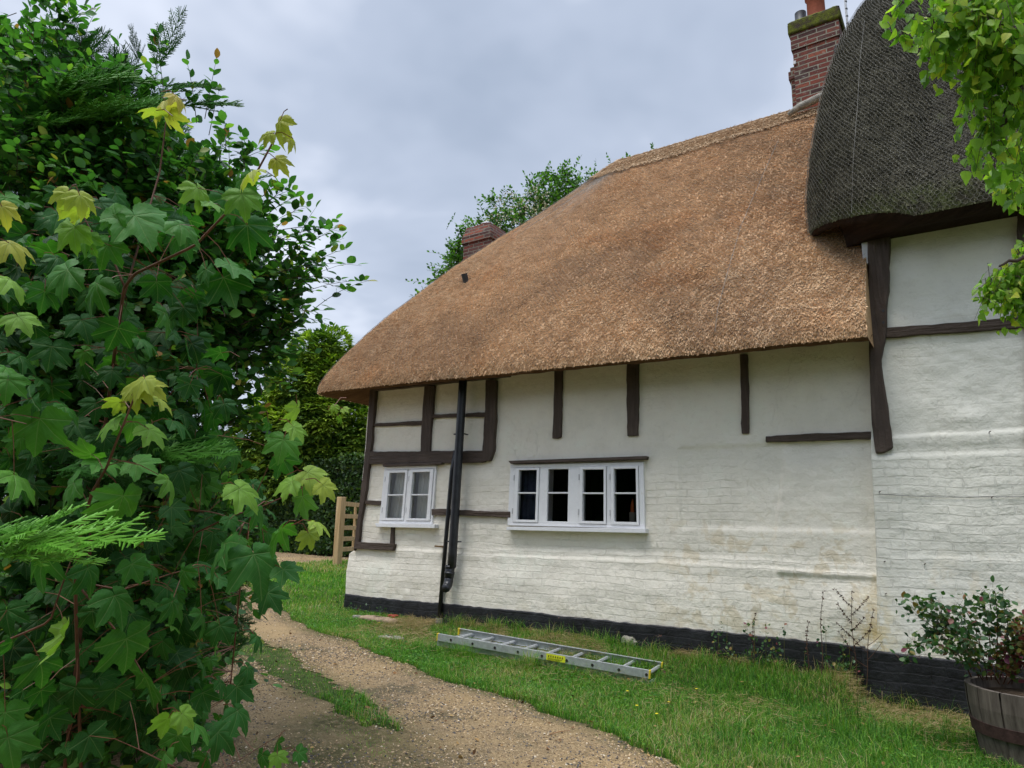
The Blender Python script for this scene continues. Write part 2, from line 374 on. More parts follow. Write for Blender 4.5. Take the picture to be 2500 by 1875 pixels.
def chim_mat(nm, mo=(.30, .27, .205)):
    m = Mat(nm, .85, .2); fac, bc = brick_fac(m, wob=.004, rh=.068, ms=.009, plane='XYZ', bw=.24)
    h = m.math('ADD', m.math('MULTIPLY', fac, -1.4), m.noise(30, 5, .7)); m.bump(h, .008, 1)
    c = m.ramp(bc, [(0., (.055, .026, .024)), (.4, (.12, .036, .028)), (.75, (.17, .045, .030)), (1., (.27, .075, .042))])
    c = m.mix(m.mapr(m.noise(7, 5, .7), .48, .62, 0, .7), c, (.085, .055, .048))
    c = m.mix(fac, c, m.mix(m.noise(20, 3), mo, tuple(q * .6 for q in mo)))
    c = m.mix(m.mapr(m.noise(16, 6, .75), .60, .66, 0, .6), c, (.36, .36, .30))
    X, Y, Z = m.sep()
    m.col(c); return m.m
M_chim = chim_mat('old red chimney brick'); M_chim2 = chim_mat('rear chimney brick', (.22, .19, .15))
def moss_mat():
    m = Mat('mossy coping', .95, .1); m.bump(m.noise(38, 5, .75), .02, 1)
    m.col(m.ramp(m.noise(11, 5, .7), [(.36, (.06, .045, .035)), (.48, (.075, .075, .02)), (.62, (.13, .15, .02))])); return m.m
M_moss = moss_mat()

def thatch_mat(nm, cols, patchc, green=None):
    m = Mat(nm, .9, .12)
    v = m.attr('va'); big = m.noise(.55, 4, .55); mid = m.noise(2.6, 5, .65)
    f = m.math('ADD', m.math('MULTIPLY', v, .62), m.math('MULTIPLY', mid, .38))
    c = m.ramp(f, cols)
    c = m.mix(m.mapr(big, .46, .66, 0, .55), c, patchc[0], 'MULTIPLY')
    c = m.mix(m.mapr(m.noise(.9, 4, .6), .53, .70, 0, .55), c, patchc[1], 'MULTIPLY')
    if green:
        X, Y, Z = m.sep()
        g = m.math('MULTIPLY', m.mapr(Z, green[0], green[1], 1, .0), m.mapr(m.noise(6, 4, .7), .35, .6))
        c = m.mix(m.math('MULTIPLY', g, .65), c, (.095, .115, .035))
        c = m.mix(m.mapr(m.noise(2.2, 5, .7), .60, .70, 0, .6), c, (.085, .10, .035))
    m.col(c)
    m.bump(m.math('ADD', m.noise(45, 5, .7), m.noise(1, 4, .7, co=m.scaled((60, 60, 18)))), .018, 1)
    return m.m
M_th = thatch_mat('new straw thatch', [(.08, (.22, .125, .065)), (.30, (.58, .355, .190)), (.52, (.86, .575, .330)), (.9, (.93, .71, .45))], ((.66, .64, .66, 1), (1., .84, .66, 1)))
M_thunder = thatch_mat('shaded thatch underside', [(.2, (.085, .040, .018)), (.8, (.20, .105, .05))], ((.8, .8, .8, 1), (.9, .9, .9, 1)))  # darker copy of the straw: eave shade put into its colour
M_thr = thatch_mat('old dark thatch', [(.15, (.032, .029, .018)), (.45, (.088, .080, .053)), (.7, (.165, .150, .103)), (.95, (.28, .26, .19))], ((.7, .72, .72, 1), (.9, .9, .8, 1)), green=(4.12, 4.42))
M_thrunder = thatch_mat('old shaded thatch underside', [(.2, (.018, .011, .008)), (.8, (.05, .030, .02))], ((.8, .8, .8, 1), (.9, .9, .9, 1)))  # dark thatch again, with the shade under the eaves in its colour
M_ridge = thatch_mat('pale ridge straw', [(.12, (.22, .13, .07)), (.45, (.54, .36, .21)), (.9, (.84, .64, .42))], ((.8, .78, .78, 1), (1, .9, .8, 1)))
M_wire = plain('galvanised netting', (.20, .19, .165), .7, .3, .4, 3, metal=.2)
M_hazel = plain('split hazel rod', (.26, .15, .075), .8, .2, .3, 20)

# leaf: colour by per-leaf value, veins from leaf coordinates, light passing through
def leaf_mat(nm, stops, rough=.42, spec=.45, trans=.35, veins=None, tcol=1.5, back=None):
    m = Mat(nm, rough, spec)
    c = m.ramp(m.attr('va'), stops)
    c = m.mix(m.mapr(m.noise(26, 3, .6), .40, .66, 0, .30), c, (.55, .60, .45), 'MULTIPLY')
    if nm.startswith('syc'):
        c = m.mix(m.mapr(m.noise(48, 3, .6), .70, .74, 0, .8), c, (.13, .075, .03))
        c = m.mix(m.mapr(m.noise(9, 4, .6), .35, .65, 0, .45), c, (.62, .72, .5), 'MULTIPLY')
    if veins:
        uvn = m.n('ShaderNodeUVMap', uv_map='UVMap'); sx = m.n('ShaderNodeSeparateXYZ'); m.l(uvn.outputs[0], sx.inputs[0])
        u, v = sx.outputs[0], sx.outputs[1]; g = None
        for a in veins:      # distance from a ray leaving the leaf base at angle a
            ca, sa = math.cos(a), math.sin(a)
            dd = m.math('ABSOLUTE', m.math('SUBTRACT', m.math('MULTIPLY', u, ca), m.math('MULTIPLY', v, sa)))
            al = m.math('ADD', m.math('MULTIPLY', u, sa), m.math('MULTIPLY', v, ca))
            k = m.math('MULTIPLY', m.mapr(dd, .004, .020, 1, 0), m.math('GREATER_THAN', al, 0.))
            g = k if g is None else m.math('MAXIMUM', g, k)
        sv = m.math('ABSOLUTE', m.math('SINE', m.math('MULTIPLY', m.math('ADD', v, m.math('MULTIPLY', m.math('ABSOLUTE', u), -.9)), 26.)))
        sv = m.math('MULTIPLY', m.mapr(sv, .0, .22, 1, 0), .45)
        g2 = m.math('MAXIMUM', g, sv)
        c = m.mix(m.math('MULTIPLY', g2, .34), c, (.22, .32, .12))
        m.bump(m.math('ADD', m.math('MULTIPLY', g2, -1.), m.noise(60, 3, .5)), .002, .7)
    m.col(c)
    tr = m.n('ShaderNodeBsdfTranslucent'); br = m.n('ShaderNodeVectorMath', operation='MULTIPLY'); m.l(c, br.inputs[0]); br.inputs[1].default_value = (tcol * 1.05, tcol * 1.25, tcol * .5)
    m.l(br.outputs[0], tr.inputs[0])
    ms = m.n('ShaderNodeMixShader'); ms.inputs[0].default_value = trans
    m.l(m.b.outputs[0], ms.inputs[1]); m.l(tr.outputs[0], ms.inputs[2]); m.l(ms.outputs[0], m.t.nodes['Material Output'].inputs[0])
    return m.m
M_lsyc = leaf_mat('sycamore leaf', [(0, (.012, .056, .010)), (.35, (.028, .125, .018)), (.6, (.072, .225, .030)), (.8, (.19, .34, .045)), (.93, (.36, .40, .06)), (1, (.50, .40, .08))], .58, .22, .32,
                  veins=(0, .84, -.84, 1.62, -1.62))
M_lsmall = leaf_mat('small dark leaf', [(0, (.018, .065, .018)), (.45, (.048, .150, .032)), (.75, (.095, .25, .045)), (.93, (.20, .36, .05)), (1, (.36, .18, .06))], .48, .32, .36)
M_lbirch = leaf_mat('birch leaf', [(0, (.07, .17, .022)), (.4, (.16, .31, .035)), (.75, (.28, .44, .05)), (1, (.50, .52, .06))], .46, .3, .45, veins=(0,))
M_lfar = leaf_mat('distant leaf', [(0, (.022, .065, .016)), (.5, (.055, .145, .022)), (1, (.15, .29, .04))], .5, .35, .35)
M_lcon = leaf_mat('conifer scale leaf', [(0, (.016, .070, .012)), (.5, (.050, .19, .022)), (1, (.15, .38, .035))], .55, .3, .2)
M_lyew = leaf_mat('yellow green conifer', [(0, (.022, .065, .010)), (.4, (.10, .19, .02)), (1, (.30, .42, .04))], .55, .3, .2)
M_lhedge = leaf_mat('hedge leaf', [(0, (.012, .035, .010)), (.6, (.035, .085, .014)), (1, (.12, .19, .02))], .5, .35, .2)
M_lpot = leaf_mat('rose leaf', [(0, (.018, .055, .02)), (.45, (.04, .11, .028)), (.62, (.09, .16, .03)), (.78, (.24, .17, .04)), (.9, (.22, .05, .06)), (1, (.15, .03, .07))], .45, .4, .3)
M_grass = leaf_mat('grass blade', [(0, (.020, .080, .010)), (.3, (.056, .185, .018)), (.55, (.15, .32, .030)), (.72, (.23, .31, .05)), (.82, (.34, .26, .12)), (1, (.50, .38, .22))], .55, .3, .35)
M_bark = plain('brown bark', (.055, .038, .026), .9, .15, .4, 18, .01)
M_stem = plain('young reddish stem', (.13, .060, .035), .6, .3, .3, 25)
M_petiole = plain('red leaf stalk', (.16, .06, .03), .5, .3, .25)
M_twig = plain('thin grey twig', (.075, .055, .040), .8, .2, .3)
M_cream = plain('cream blossom', (.42, .41, .27), .8, .2, .15)
M_deadweed = plain('dead weed stalk', (.075, .042, .028), .9, .1, .3)
M_flower = plain('yellow petals', (.80, .62, .03), .6, .2, .1)

# ------------------------------------------------------------------ ground
def gz(x, y):
    x = np.asarray(x, float); y = np.asarray(y, float)
    z = np.interp(x, [-60, -17, -12, -7.3, -.9, 3, 40], [.9, .66, .56, .26, .0, -.06, -.1])
    z = z + np.interp(x, [-7.3, -5.5, -4, -2, -1.05, -.93], [0, .05, .11, .15, .18, .0]) * sstep(6.0, 6.75, y) * (y < 8)
    z = z + fbm(x * .9, y * .9, 3, 5) * .05 + fbm(x * 4, y * 4, 2, 9) * .012
    return z
def onG(px, py):
    z = .1
    for _ in range(12): p = onZ(px, py, z); z = float(gz(p[0], p[1]))
    return onZ(px, py, z)
verge = [onG(*p)[:2] for p in [(560, 1405), (640, 1466), (700, 1500), (790, 1548), (850, 1565), (960, 1612), (1100, 1668), (1300, 1728), (1500, 1800), (1640, 1873)]]
verge = [np.array([-17., 14.])] + verge + [np.array([-.9, 3.2]), np.array([1.5, 2.2]), np.array([5., 2.2]), np.array([5., 7.4]), np.array([-7.2, 7.4]), np.array([-7.3, 9.5]), np.array([-11.0, 12.0]), np.array([-14., 13.5])]
strip = [onG(*p)[:2] for p in [(560, 1530), (640, 1568), (740, 1622), (840, 1682), (930, 1745), (985, 1795), (900, 1775), (800, 1722), (700, 1668), (600, 1610), (545, 1575)]]
farg = [onG(*p)[:2] for p in [(520, 1352), (860, 1347), (860, 1371), (690, 1383), (600, 1400), (540, 1405)]]
def inpoly(x, y, P):
    ins = np.zeros(x.shape, bool); n = len(P); j = n - 1
    for i in range(n):
        xi, yi = P[i]; xj, yj = P[j]
        c = ((yi > y) != (yj > y)) & (x < (xj - xi) * (y - yi) / (yj - yi + 1e-12) + xi); ins ^= c; j = i
    return ins
def grassmask(x, y):
    nx = x + fbm(x * 3, y * 3, 3, 21) * .22; ny = y + fbm(x * 3, y * 3, 3, 22) * .22
    far = (y > 16.5) | (x < -26)
    return (inpoly(nx, ny, verge) | inpoly(nx, ny, strip) | far) & ~inpoly(nx, ny, farg)
def gridmesh(name, xs, ys, mat, dz=0, keep=None, attrs=None):
    X, Y = np.meshgrid(xs, ys, indexing='ij'); Zg = gz(X, Y) + dz
    V = np.stack([X.ravel(), Y.ravel(), Zg.ravel()], 1); ny = len(ys)
    i, j = np.meshgrid(np.arange(len(xs) - 1), np.arange(ny - 1), indexing='ij'); a = (i * ny + j).ravel()
    f = np.stack([a, a + ny, a + ny + 1, a + 1], 1)
    if keep is not None:
        c = V[f].mean(1); f = f[keep(c[:, 0], c[:, 1])]
        us, inv = np.unique(f, return_inverse=True); V = V[us]; f = inv.reshape(f.shape)
    return npmesh(name, V, [f], mat, smooth=True)
mg = Mat('earth and turf', .95, .1)
mg.col(mg.ramp(mg.noise(7, 6, .7), [(.35, (.035, .045, .014)), (.5, (.055, .085, .02)), (.68, (.12, .10, .05))])); mg.bump(mg.noise(40, 5, .7), .03, 1)
_xs = np.concatenate([[-400, -150, -80, -50, -35], np.arange(-26, 6, .12), [10, 20, 60, 150, 400]])
_ys = np.concatenate([[-400, -150, -60, -25, -10], np.arange(-4, 18, .12), [25, 50, 100, 200, 500]])
tag(gridmesh('ground', _xs, _ys, mg.m), kind='structure')
mp = Mat('gravel drive', .95, .15)
vo = mp.n('ShaderNodeTexVoronoi'); mp.l(mp.co(), vo.inputs[0]); vo.inputs['Scale'].default_value = 62
c = mp.mix(.6, mp.ramp(vo.outputs['Color'], [(.2, (.18, .125, .065)), (.8, (.50, .36, .195))]), mp.ramp(mp.noise(30, 5, .7), [(.3, (.16, .115, .065)), (.7, (.42, .31, .185))]))
c = mp.mix(mp.mapr(mp.noise(.9, 4, .6), .40, .62, 0, .65), c, (.46, .32, .155))
c = mp.mix(mp.mapr(mp.noise(1.6, 5, .65), .56, .66, 0, .6), c, (.075, .075, .045))
mp.col(c); mp.bump(mp.math('ADD', mp.math('MULTIPLY', vo.outputs['Distance'], -1.), mp.noise(90, 4, .7)), .02, 1)
def softmask(x, y, rad=.30, k=10):
    s_ = 0
    for i in range(k): a_ = i * 2.4; q = rad * math.sqrt((i + .5) / k); s_ = s_ + grassmask(x + q * math.cos(a_), y + q * math.sin(a_))
    return s_ / k
mossy = [onG(*p)[:2] for p in [(905, 1740), (985, 1778), (1080, 1830), (1160, 1885), (700, 1900), (560, 1850), (700, 1760), (800, 1720)]]
def mossamt(x, y):
    m_ = 0
    for i in range(8): a_ = i * 2.4; q = .22 * math.sqrt((i + .5) / 8); m_ = m_ + inpoly(x + q * math.cos(a_), y + q * math.sin(a_), mossy)
    return np.clip(np.maximum(softmask(x, y) * 1.5, m_ / 8 * .75) * (1 + fbm(x * 4, y * 4, 3, 66) * 1.6), 0, 1)
_ms = mp.attr('moss'); c = mp.mix(mp.math('MULTIPLY', _ms, .9), c, mp.ramp(mp.noise(18, 5, .7), [(.35, (.050, .046, .022)), (.5, (.085, .085, .028)), (.66, (.20, .155, .09))])); mp.col(c)
gpo = tag(gridmesh('gravel_path', np.arange(-26, 2.5, .07), np.arange(-1, 19, .07), mp.m, .006, lambda x, y: ~grassmask(x, y)), kind='structure')
_v = np.zeros(len(gpo.data.vertices) * 3, np.float32); gpo.data.vertices.foreach_get('co', _v); _v = _v.reshape(-1, 3)
_a = gpo.data.attributes.new('moss', 'FLOAT', 'POINT'); _a.data.foreach_set('value', mossamt(_v[:, 0], _v[:, 1]).astype(np.float32))

# ------------------------------------------------------------------ walls
def slab(name, pts, o0, o1, mat, parent, jit=0., step=.05, bevel=.005, yw=None):
    """polygon traced on the wall plane, standing from offset o0 to o1 in front of it"""
    yw = YW if yw is None else yw
    P = [onY(x, y, yw - o1) for x, y in pts]; P = [(p[0], p[2]) for p in P]
    ar = sum(P[i][0] * P[(i + 1) % len(P)][1] - P[(i + 1) % len(P)][0] * P[i][1] for i in range(len(P)))
    if ar < 0: P = P[::-1]
    if jit:
        Q = []
        for i in range(len(P)):
            a = np.array(P[i]); b = np.array(P[(i + 1) % len(P)]); L = np.linalg.norm(b - a); k = max(1, int(L / step)); nn = np.array([b[1] - a[1], a[0] - b[0]]) / (L + 1e-9)
            for q in range(k):
                p = a + (b - a) * q / k
                if q: p = p + nn * float(fbm(np.array(p[0] * 9), np.array(p[1] * 9), 3, 3)) * 2 * jit
                Q.append(tuple(p))
        P = Q
    n = len(P)
    V = [(x, yw - o1, z) for x, z in P] + [(x, yw - o0, z) for x, z in P]
    me = bpy.data.meshes.new(name)
    off = wloc(parent)
    V = [tuple(Vector(v) - off) for v in V]
    me.from_pydata(V, [], [tuple(range(n)), tuple(range(2 * n - 1, n - 1, -1))] + [(i, n + i, n + (i + 1) % n, (i + 1) % n) for i in range(n)])
    me.materials.append(mat); o = bpy.data.objects.new(name, me); COL.objects.link(o); o.parent = parent
    if bevel: bev(o, bevel)
    return o

cottage = thing('thatched_cottage', 'low whitewashed timber framed cottage with a golden straw thatched roof and white casement windows', 'cottage', (-4, YW, .1))
house = thing('timber_framed_house', 'taller white timbered range at the right under a dark weathered thatch', 'house', (0, YW, 0))

def wallgrid(name, xL, xR, z0, z1, relief, mat, parent, holes=(), st=.016, yb=12.3, sides=(True, False), y0=YW):
    nz = int((z1 - z0) / st); zs = np.linspace(z0, z1, nz)
    nx = int((xR(0) - xL(.5)) / st); t = np.linspace(0, 1, nx)
    Zg, Tg = np.meshgrid(zs, t, indexing='ij')
    Xg = xL(Zg) + (xR(Zg) - xL(Zg)) * Tg
    Yg = y0 - relief(Xg, Zg)
    cols = [np.stack([Xg, Yg, Zg], 2)]
    if sides[0]: cols = [np.stack([Xg[:, :1], np.full_like(Xg[:, :1], yb), Zg[:, :1]], 2)] + cols
    if sides[1]: cols = cols + [np.stack([Xg[:, -1:], np.full_like(Xg[:, :1], yb), Zg[:, :1]], 2)]
    G = np.concatenate(cols, 1); m = G.shape[1]; V = G.reshape(-1, 3)
    i, j = np.meshgrid(np.arange(nz - 1), np.arange(m - 1), indexing='ij'); a = (i * m + j).ravel()
    f = np.stack([a, a + 1, a + m + 1, a + m], 1); c = V[f].mean(1)
    k = np.ones(len(f), bool)
    for (hx0, hx1, hz0, hz1) in holes: k &= ~((c[:, 0] > hx0) & (c[:, 0] < hx1) & (c[:, 2] > hz0) & (c[:, 2] < hz1) & (c[:, 1] < y0 + .3))
    return npmesh(name, V, [f[k]], mat, parent, smooth=True)

_hr = sorted([(onY(*p, YW - .06)[2], onY(*p, YW - .06)[0]) for p in [(2128, 560), (2128, 1090), (2129, 1112), (2140, 1330), (2145, 1560), (2116, 1590), (2116, 1720)]])
_hz = [a for a, b in _hr]; _hx = [b for a, b in _hr]
def xLr(z): return np.interp(z, _hz, _hx)
_cu = [onY(*p, YW) for p in [(905, 950), (893, 1065), (880, 1220), (868, 1335)]]
_cl = [onY(*p, YW - .05) for p in [(868, 1338), (848, 1352), (843, 1400), (840, 1490), (840, 1600)]]
_pts = sorted([(p[2], p[0]) for p in _cu + _cl]); _pz = [a for a, b in _pts]; _px = [b for a, b in _pts]
def xL(z): return np.interp(z, _pz, _px)
Z_LEDGE = float(onY(1690, 1376, YW)[2])        # old string course where the thicker base begins
Z_PL = .465
def reliefL(X, Z):
    r = fbm(X * .8, Z * .8, 3, 31) * .035 + fbm(X * 3.1, Z * 3.6, 4, 33) * .020
    led = Z_LEDGE + .012 * np.sin(X * 1.7) + .02 * fbm(X * 2, X * 0 + 3, 3, 4)
    r = r + .014 * (1 - sstep(led - .014, led + .012, Z)) + .009 * (1 - sstep(led + .055, led + .085, Z)) * (X > -5.6)
    r = r + .020 * (1 - sstep(.75, 1.0, Z))
    # courses standing a little proud or back
    row = np.floor((Z + .01 * fbm(X * 1.5, Z * 1.5, 2, 8)) / .075); r = r + (_h(np.floor(X / .23 + row * .5), row, 3) - .5) * .003 * (Z < 1.9)
    # change of plane right of the big window and the rendered patch near the corner
    xs_ = float(onY(1661, 1200, YW)[0]); r = r - .014 * sstep(xs_ - .012, xs_ + .012, X) * sstep(1.4, 1.45, Z) * (1 - sstep(2.2, 2.25, Z))
    xe = float(onY(1893, 1300, YW)[0]) + .12 * sstep(1.3, 2.2, Z) + .02 * vn(Z * 9, X * 0, 6)
    r = r + .020 * sstep(xe - .02, xe + .02, X) * (1 - sstep(2.0, 2.3, Z)) * sstep(1.0, 1.05, Z)
    r = r + .03 * sstep(-1.5, -.95, X) * (1 - sstep(.8, 1.3, Z))
    return r
P4 = lambda pts, o=0: [onY(*p, YW - o) for p in pts]
bigq = Z3([(160, 200), (2045, 165), (2065, 1110), (115, 1060)])
smq = Z4([(295, 885), (762, 870), (722, 1400), (245, 1392)])
def hole(q, m=.02):
    P = P4(q, .02); x0 = max(P[0][0], P[3][0]); x1 = min(P[1][0], P[2][0]); z1 = min(P[0][2], P[1][2]); z0 = max(P[2][2], P[3][2])
    return (x0 + m, x1 - m, z0 + m, z1 - m)
wl = wallgrid('wall', xL, lambda z: xLr(z) + .05, .44, 3.34, reliefL, M_wall, cottage, [hole(bigq), hole(smq)])
# plinth: black, its painted top edge wavering
def xLb(z): return np.interp(z, _pz, _px) - .004
def pl_top(X): return Z_PL + .02 * fbm(X * 1.3, X * 0 + 1, 3, 51) + .012 * vn(X * 14, X * 0, 52)
def plinth(name, xa, xb, ztop, y0, rel, parent, yb=12.3):
    nx = int((xb - xa) / .016); xs = np.linspace(xa, xb, nx); t = np.linspace(0, 1, 40)
    Xg, Tg = np.meshgrid(xs, t, indexing='ij'); zt_ = ztop(Xg); Zg = -.25 + (zt_ + .25) * Tg
    Yg = y0 - rel(Xg, Zg)
    V = np.stack([Xg, Yg, Zg], 2)
    back = V[:, -1:, :].copy(); back[:, :, 1] += .06
    V = np.concatenate([V, back], 1)
    L = V[:1].copy(); L[:, :, 1] = yb; V = np.concatenate([L, V], 0)
    n, m = V.shape[:2]; i, j = np.meshgrid(np.arange(n - 1), np.arange(m - 1), indexing='ij'); a = (i * m + j).ravel()
    return npmesh(name, V.reshape(-1, 3), [np.stack([a, a + m, a + m + 1, a + 1], 1)], M_black, parent, smooth=True)
plinth('plinth', float(xL(.4)) - .004, -.93, pl_top, YW, lambda X, Z: reliefL(X, Z * 0 + .46) + .004 + .012 * fbm(X * 6, Z * 6, 3, 61) + .014, cottage)
b = MB(); b.add([(-7.05, 12.3, -.2), (-.9, 12.3, -.2), (-.9, 12.3, 3.4), (-7.05, 12.3, 3.4)], [np.array([[0, 1, 2, 3]])])
b.build('rear_wall', M_wall, cottage)
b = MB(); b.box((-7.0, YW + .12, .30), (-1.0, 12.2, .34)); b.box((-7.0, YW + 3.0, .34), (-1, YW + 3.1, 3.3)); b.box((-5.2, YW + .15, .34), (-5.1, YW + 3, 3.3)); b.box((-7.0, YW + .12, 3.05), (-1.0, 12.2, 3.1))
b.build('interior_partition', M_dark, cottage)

# right-hand house wall
Z_BEND = float(onY(2300, 1062, YW - .06)[2])
def reliefR(X, Z):
    r = .072 + fbm(X * 1.1, Z * 1.1, 3, 71) * .06 + fbm(X * 4.2, Z * 5.5, 4, 73) * (.014 + .030 * sstep(-.55, -.1, X) * (Z > Z_BEND) * (Z < Z_BEND + 1.1))
    bend = Z_BEND + .02 * fbm(X * 3, X * 0, 3, 74)
    r = r + .034 * sstep(bend + .5, bend + .02, Z) * (Z > bend) + .036 * (Z <= bend)
    r = r - .05 * sstep(bend + .0, bend + .012, Z) * (1 - sstep(bend + .012, bend + .4, Z)) * .3
    r = r + .012 * (1 - sstep(Z_BEND - .18, Z_BEND - .15, Z)) + .03 * (1 - sstep(.5, 1.1, Z))
    xq = float(onY(2202, 1250, YW)[0]); r = r - .010 * sstep(xq - .01, xq + .01, X) * (1 - sstep(Z_BEND - .12, Z_BEND - .05, Z)) * sstep(1.2, 1.25, Z)
    row = np.floor(Z / .075); r = r + (_h(np.floor(X / .23 + row * .5), row, 3) - .5) * .003 * (Z < Z_BEND)
    return r
wallgrid('wall', xLr, lambda z: 4.5 + 0 * np.asarray(z, float), .44, 4.2, reliefR, M_wallr, house, yb=12.6)
plinth('plinth', float(xLr(.2)) - .006, 4.5, lambda X: .455 + .012 * fbm(X * 2, X * 0 + 7, 3, 91) - .02 * (X + .9), YW, lambda X, Z: reliefR(X, Z * 0 + .46) + .006 + .014 * fbm(X * 6, Z * 6, 3, 61) + .014, house, yb=12.6)

# ------------------------------------------------------------------ timbers
def sl(kind, pts, off=.035, jit=.008, par=None, mat=None, back=-.03, bevel=.006):
    return slab('timber_' + kind, pts, back, off, mat or (M_post if kind in ('post', 'stud') else M_rail), par or cottage, jit, bevel=bevel)
sl('post', Z4([(160, 170), (215, 170), (190, 470), (160, 745), (150, 860), (110, 1190), (80, 1330), (55, 1555), (18, 1640), (10, 1640), (18, 1560), (35, 1420), (65, 1200), (100, 900), (125, 640), (140, 450)]), .05, .012)
sl('stud', Z4([(648, 150), (738, 150), (712, 470), (697, 752), (612, 752), (622, 500)]), .042)
sl('post', Z4([(1200, 100), (1292, 100), (1280, 540), (1270, 740), (1235, 830), (1165, 835), (1168, 740), (1190, 400)]), .046)
sl('rail', Z4([(183, 492), (628, 468), (622, 508), (183, 518)]), .038)
sl('rail', Z4([(716, 412), (1193, 392), (1190, 430), (714, 442)]), .038)
sl('beam', Z4([(158, 745), (1172, 738), (1185, 838), (1150, 845), (148, 862)]), .048)
sl('rail', Z4([(108, 1183), (260, 1190), (256, 1232), (104, 1220)]), .036)
sl('rail', R4([(560, 868), (640, 868), (840, 880), (985, 882), (985, 915), (820, 908), (700, 903), (560, 902)]), .036)
sl('stud', Z4([(345, 1425), (375, 1425), (371, 1580), (335, 1580)]), .036)
sl('rail', Z4([(18, 1560), (340, 1575), (376, 1578), (364, 1640), (10, 1620)]), .062, back=-.0)
sl('stud', R4([(1222, 100), (1266, 100), (1263, 330), (1258, 480), (1240, 488), (1212, 487), (1218, 330), (1221, 240)]), .034)
sl('stud', R4([(1614, 70), (1678, 70), (1677, 300), (1674, 472), (1617, 475), (1612, 300)]), .036)
sl('stud', R5([(634, 340), (672, 340), (679, 560), (680, 742), (644, 744), (640, 560)]), .034)
sl('rail', R5([(765, 757), (1000, 742), (1312, 733), (1312, 770), (1000, 781), (765, 787)]), .034)
slab('eave_gap_strip', [(908, 938), (1130, 917), (1240, 906), (1240, 918), (1130, 930), (908, 955)], -.02, .06, M_rail, cottage, .008)  # one brown strip for the eave boards and the shaded gap among them
mainp = Z8([(60, 130), (235, 130), (232, 450), (215, 680), (212, 800), (180, 960), (195, 1090), (225, 1260), (243, 1400), (255, 1515), (200, 1545), (147, 1550), (120, 1330), (115, 1200), (105, 850), (100, 500), (96, 230)])
sl('post', mainp, .140, .010, house, back=.0, bevel=.012)
sl('rail', Z8([(205, 765), (450, 748), (720, 728), (1072, 690), (1400, 650), (1400, 725), (1072, 762), (700, 790), (212, 825)]), .122, .008, house, back=.0)
sl('post', Z8([(1032, 40), (1200, 40), (1200, 1800), (1090, 1800), (1078, 1300), (1090, 900), (1068, 700), (1035, 400)]), .125, .012, house, back=.0)
for q in [(195, 660), (195, 733)]:
    p = onY(*Z8([q])[0], YW - .142); b = MB(); b.tube([p + [0, -.002, 0], p + [0, .01, 0]], [.011, .011], 10); b.build('peg_hole_disc', M_iron, house)  # dark disc stands for the shade in each hole
p = onY(*Z8([(80, 300)])[0], YW - .12); b = MB(); b.box(p + [-.02, -.01, -.11], p + [.03, .03, .10]); bev(b.build('lead_flashing', M_pale, house))

# wires and hooks on the taller wall
for (a, c, zz0) in [((2146, 1206), (2560, 1217), 0)]:
    pts = [];
    for t in np.linspace(0, 1, 24):
        x = a[0] + (c[0] - a[0]) * t; y = a[1] + (c[1] - a[1]) * t + 3 * math.sin(t * 5); p = onY(x, y, YW - .13); p[1] = YW - float(reliefR(np.array(p[0]), np.array(p[2]))) - .012; pts.append(p)
    b = MB(); b.tube(pts, .0022, 5); b.build('wire', M_iron, house)
for q in [(2159, 1372), (2257, 1378), (2421, 1215), (2162, 1450), (2415, 1056), (2147, 1202)]:
    p = onY(*q, YW - .12); b = MB(); b.tube([p + [0, .05, 0], p + [0, -.02, .002], p + [.012, -.025, .008]], .0035, 6); b.build('hook', M_rust, house)

